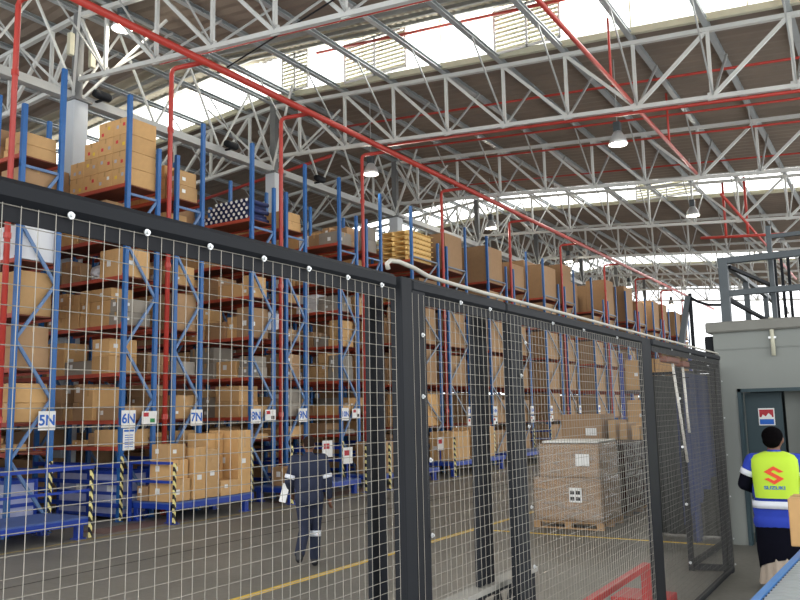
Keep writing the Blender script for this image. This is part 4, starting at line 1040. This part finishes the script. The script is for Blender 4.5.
def worker():
    NV = mat('navy_overalls', (29, 37, 60), .85, var=.2, scale=7)
    H = 1.70; hc = (0.0, .04, 1.585)
    shL, shR = (-.185, 0, 1.40), (.185, 0, 1.40)
    elL, elR = (-.27, -.03, 1.12), (.25, -.02, 1.12)
    wrL, wrR = (-.235, .17, .96), (.27, .06, .88)
    hpL, hpR = (-.09, 0, .88), (.09, 0, .88)
    knL, knR = (-.06, -.0, .49), (.08, .13, .50)
    anL, anR = (-.13, -.24, .19), (.07, .10, .085)
    body = head_parts(hc, s=.97) + [('cap', (0, .02, 1.42), (0, .03, 1.53), .055, .052),
        ('ell', (0, 0, 1.27), (.165, .10, .19)), ('ell', (0, 0, 1.05), (.135, .09, .16)), ('ell', (0, -.01, .9), (.15, .10, .12)),
        ('cap', shL, elL, .047, .04), ('cap', elL, wrL, .038, .026), ('cap', shR, elR, .047, .04), ('cap', elR, wrR, .038, .026),
        ('cap', (-.1, 0, 1.38), shL, .05, .055), ('cap', (.1, 0, 1.38), shR, .05, .055),
        ('cap', hpL, knL, .078, .055), ('cap', knL, anL, .052, .036), ('cap', hpR, knR, .078, .055), ('cap', knR, anR, .052, .036),
        ('cap', anL, Vector(anL)+Vector((.0, .09, -.07)), .036, .032), ('cap', anR, Vector(anR)+Vector((.02, .12, -.035)), .036, .032)]
    body += hand(wrL, (.15, .6, -.6), (.8, .2, .3)) + hand(wrR, (.05, .15, -1), (-.5, .8, 0))
    o = remeshed('person', SKIN, body, None, .011, 3, (-6.86, 8.7, 0)); local(o)
    tag(o, 'person in navy overalls with silver bands walking away along the aisle', 'person')
    o.rotation_euler.z = math.radians(38)
    cl = [('ell', (0, -.005, 1.27), (.215, .135, .205)), ('ell', (0, -.005, 1.07), (.2, .13, .2)), ('ell', (0, -.01, .9), (.2, .14, .15)),
        ('cap', (0, .01, 1.40), (0, .02, 1.455), .075, .064),
        ('cap', (-.1, 0, 1.385), shL, .07, .075), ('cap', (.1, 0, 1.385), shR, .07, .075),
        ('cap', shL, elL, .07, .062), ('cap', elL, Vector(elL).lerp(Vector(wrL), .92), .06, .048), ('cap', shR, elR, .07, .06), ('cap', elR, Vector(elR).lerp(Vector(wrR), .92), .058, .046),
        ('cap', hpL, knL, .105, .078), ('cap', knL, Vector(knL).lerp(Vector(anL), .93), .076, .07), ('cap', hpR, knR, .105, .078), ('cap', knR, Vector(knR).lerp(Vector(anR), .93), .076, .072)]
    remeshed('overalls', NV, cl, o, .014, 4)
    remeshed('hair', mat('dark_brown_hair', (44, 32, 28), .9, var=.2, scale=60, spec=.1), [('ell', (0, .015, 1.62), (.078, .09, .092)), ('ell', (0, -.02, 1.595), (.074, .07, .065))], o, .01, 3)
    SH = mat('black_boot', (26, 26, 30), .5)
    for a, dz in ((anL, (0, .13, -.075)), (anR, (.03, .17, -.04))):
        a = Vector(a); s = remeshed('boot', SH, [('cap', a + Vector((0, -.02, -.04)), a + Vector((0, -.01, .03)), .05, .05), ('cap', a + Vector((0, -.03, -.04)), a + Vector(dz) , .047, .042)], o, .01, 3)
    def band(p, q, f0, f1, r):
        p, q = Vector(p), Vector(q); b = MB(); b.tube([p.lerp(q, f0), p.lerp(q, f1)], r, 16); b.build('reflective_band', REFL, o, smooth=True)
    band(shL, elL, .72, .9, .070); band(shR, elR, .72, .9, .069); band(knR, anR, .12, .3, .080)
    b = MB(); b.box((-.275, .1, .83), (-.265, .2, 1.08)); b.box((-.262, .11, .84), (-.252, .19, 1.06)); pg = MB()
    pp = Matrix.Translation((-.26, .1, .96)) 
    t = thing('paper_sheaf', (-6.86, 8.7, 0), 'folded white papers held in the left hand of the walking person', 'papers')
    m = Matrix.Rotation(math.radians(38), 4, 'Z')
    b2 = MB()
    for k in range(3):
        c = Vector((-.33, .05 + .004*k, .98)); b2.bar(m @ (c + Vector((-.03, 0, -.14))) + Vector((-6.86, 8.7, 0)), m @ (c + Vector((.03, .0, .1))) + Vector((-6.86, 8.7, 0)), .09, .004, up=(m @ Vector((0, 1, 0))))
    b2.build('sheets', STICK, t)
    eyes(o, hc)
worker()

def vest_person():
    JB = mat('royal_blue_jacket', (34, 62, 176), .8, var=.15, scale=6)
    HV = mat('neon_yellow_vest', (190, 226, 56), .75, var=.05, scale=5)
    DK = mat('black_apron', (14, 15, 26), .95, var=.2, scale=5, spec=.1)
    BG = mat('beige_skirt', (178, 164, 148), .9, var=.1, scale=12)
    OR = mat('logo_red', (228, 74, 40), .6, var=0)
    hc = (.012, .03, 1.62)
    shL, shR = (-.225, 0, 1.38), (.225, 0, 1.38)
    elL, elR = (-.335, .02, 1.12), (.335, .02, 1.12)
    wrL, wrR = (-.21, .25, 1.02), (.21, .25, 1.02)
    hpL, hpR = (-.09, 0, .88), (.09, 0, .88)
    knL, knR = (-.10, .03, .48), (.10, .03, .48)
    anL, anR = (-.11, 0, .085), (.11, .02, .085)
    body = head_parts(hc, s=1.12) + [('cap', (0, .0, 1.42), (0, .01, 1.56), .07, .066),
        ('ell', (0, 0, 1.27), (.18, .11, .2)), ('ell', (0, 0, 1.05), (.15, .10, .17)), ('ell', (0, 0, .9), (.16, .11, .13)),
        ('cap', (-.1, 0, 1.39), shL, .05, .055), ('cap', (.1, 0, 1.39), shR, .05, .055),
        ('cap', shL, elL, .05, .042), ('cap', elL, wrL, .04, .027), ('cap', shR, elR, .05, .042), ('cap', elR, wrR, .04, .027),
        ('cap', hpL, knL, .08, .058), ('cap', knL, anL, .054, .038), ('cap', hpR, knR, .08, .058), ('cap', knR, anR, .054, .038),
        ('cap', anL, Vector(anL)+Vector((0, .13, -.045)), .036, .03), ('cap', anR, Vector(anR)+Vector((0, .13, -.045)), .036, .03)]
    body += hand(wrL, (.35, .8, -.3), (.3, 0, 1)) + hand(wrR, (-.35, .8, -.3), (-.3, 0, 1))
    X, Y = -1.29, 9.95
    o = remeshed('person', SKIN, body, None, .011, 3, (X, Y, 0)); local(o); o.rotation_euler.z = math.radians(4)
    tag(o, 'person in a blue jacket and neon yellow vest facing the booth door', 'person')
    remeshed('hair', HAIR, [('ell', (-.004, -.02, 1.655), (.112, .118, .105)), ('ell', (-.012, -.045, 1.605), (.096, .09, .085))], o, .01, 3)
    def shell(prof, m, nm, p=2.6, n=56, cap=True):
        b = MB(); vs_ = []; fs = []
        for (z, ra, rb, dy) in prof:
            for k in range(n):
                a = 2*math.pi*k/n; ca, sa = math.cos(a), math.sin(a); q = (abs(ca)**p + abs(sa)**p) ** (-1/p)
                vs_.append((ra*ca*q, rb*sa*q + dy, z))
        for i_ in range(len(prof)-1):
            for k in range(n): fs.append((i_*n+k, i_*n+(k+1)%n, (i_+1)*n+(k+1)%n, (i_+1)*n+k))
        if cap: fs.append(tuple(range((len(prof)-1)*n, len(prof)*n)))
        b.raw(vs_, fs); r = b.build(nm, m, o, smooth=True); return r
    jk = [('ell', (0, 0, 1.28), (.262, .14, .2)), ('ell', (0, 0, 1.05), (.258, .15, .25)), ('ell', (0, 0, .85), (.265, .155, .22)), ('ell', (0, 0, .72), (.27, .16, .17)), ('cap', (0, .0, 1.42), (0, .005, 1.475), .085, .075),
        ('cap', (-.1, 0, 1.4), shL, .075, .085), ('cap', (.1, 0, 1.4), shR, .075, .085), ('cap', shL, Vector(shL).lerp(Vector(elL), .5), .088, .082), ('cap', shR, Vector(shR).lerp(Vector(elR), .5), .088, .082)]
    remeshed('jacket', JB, jk, o, .014, 4)
    for s, e, w_ in ((shL, elL, wrL), (shR, elR, wrR)):
        s, e, w_ = Vector(s), Vector(e), Vector(w_)
        remeshed('sleeve', DK, [('cap', s.lerp(e, .55), e, .078, .070), ('cap', e, e.lerp(w_, .9), .068, .052)], o, .013, 3)
        b = MB(); b.tube([s.lerp(e, .38), s.lerp(e, .60)], .090, 16); b.build('sleeve_band', REFL, o, smooth=True)
    vs = shell([(.985, .226, .163, -.008), (1.05, .230, .165, -.008), (1.2, .240, .167, -.008), (1.32, .247, .163, -.01), (1.40, .245, .15, -.01), (1.445, .21, .12, -.008), (1.475, .13, .09, 0), (1.484, .1, .07, 0)], HV, 'vest', 3.0)
    local(vs)
    def ring(z0, z1, m, nm, ra=.262, rb=.170):
        return shell([(z0, ra-.006, rb-.004, -.006), (z0, ra, rb, -.006), (z1, ra, rb, -.006), (z1, ra-.006, rb-.004, -.006)], m, nm, 2.8, cap=False)
    ring(.875, .955, REFL, 'reflective_band')
    # S mark: two mirrored hooked shapes
    yb = -.1785
    def poly(pts, m, nm, par):
        b = MB(); n = len(pts); b.raw([(x, yb, z) for x, z in pts] + [(x, yb+.004, z) for x, z in pts], [tuple(range(n)), tuple(range(2*n-1, n-1, -1))] + [(i, (i+1)%n, (i+1)%n+n, i+n) for i in range(n)])
        return b.build(nm, m, par)
    s = .1; cx, cz = -.01, 1.235
    up = [(0, 1.0), (1.0, .42), (.62, .30), (.0, .60), (-.30, .40), (.95, -.30), (1.0, -.36), (0, -1.0), (-1.0, -.42), (-.62, -.30), (.0, -.60), (.30, -.40), (-.95, .30), (-1.0, .36)]
    up = [(0, 1.0), (1.0, .40), (.55, .28), (.02, .58), (-.28, .40), (1.0, -.36), (0, -1.0), (-1.0, -.40), (-.55, -.28), (-.02, -.58), (.28, -.40), (-1.0, .36)]
    poly([(cx + x*s, cz + z*s*.98) for x, z in up], OR, 'red_emblem', vs)
    WLOC[vs.name] = Vector((0, 0, 0))
    text('SUZUKI', .05, SIGNBLUE, vs, (cx, yb - .001, cz - .135), ROTY, depth=.001, sx=1.25)
    text('SAFETY', .02, SIGNBLUE, vs, (-.12, yb + .02, 1.415), ROTY, depth=.001, sx=1.2) if False else None
    # apron and skirt
    b = MB(); n = 48; prof = [(.72, .245, .15), (.55, .252, .16), (.4, .25, .16), (.27, .235, .155)]
    def cloth(prof, m, nm, fold, nf, cut=None):
        b = MB(); n = 72; rings = []; vs_ = []; fs = []
        for (z, ra, rb) in prof:
            for k in range(n):
                a = 2*math.pi*k/n; ff = 1 + fold * math.sin(nf*a) * (prof[0][0] - z)
                vs_.append((ra*math.cos(a)*ff, rb*math.sin(a)*ff, z + (cut(a) if cut and z == prof[-1][0] else 0)))
        for i in range(len(prof)-1):
            for k in range(n): fs.append((i*n+k, i*n+(k+1)%n, (i+1)*n+(k+1)%n, (i+1)*n+k))
        b.raw(vs_, fs); return b.build(nm, m, o, smooth=True)
    cloth(prof, DK, 'apron', .03, 7, lambda a: -.06*math.sin(a*1.0) + .05*math.cos(a))
    cloth([(.6, .2, .14), (.42, .205, .15), (.25, .215, .155), (.06, .24, .17)], BG, 'skirt', .14, 13)
    for a in (anL, anR):
        a = Vector(a); remeshed('shoe', mat('dark_shoe', (40, 36, 36), .6), [('cap', a + Vector((0, -.03, -.045)), a + Vector((0, .15, -.05)), .042, .036)], o, .01, 2)
    eyes(o, hc)
vest_person()
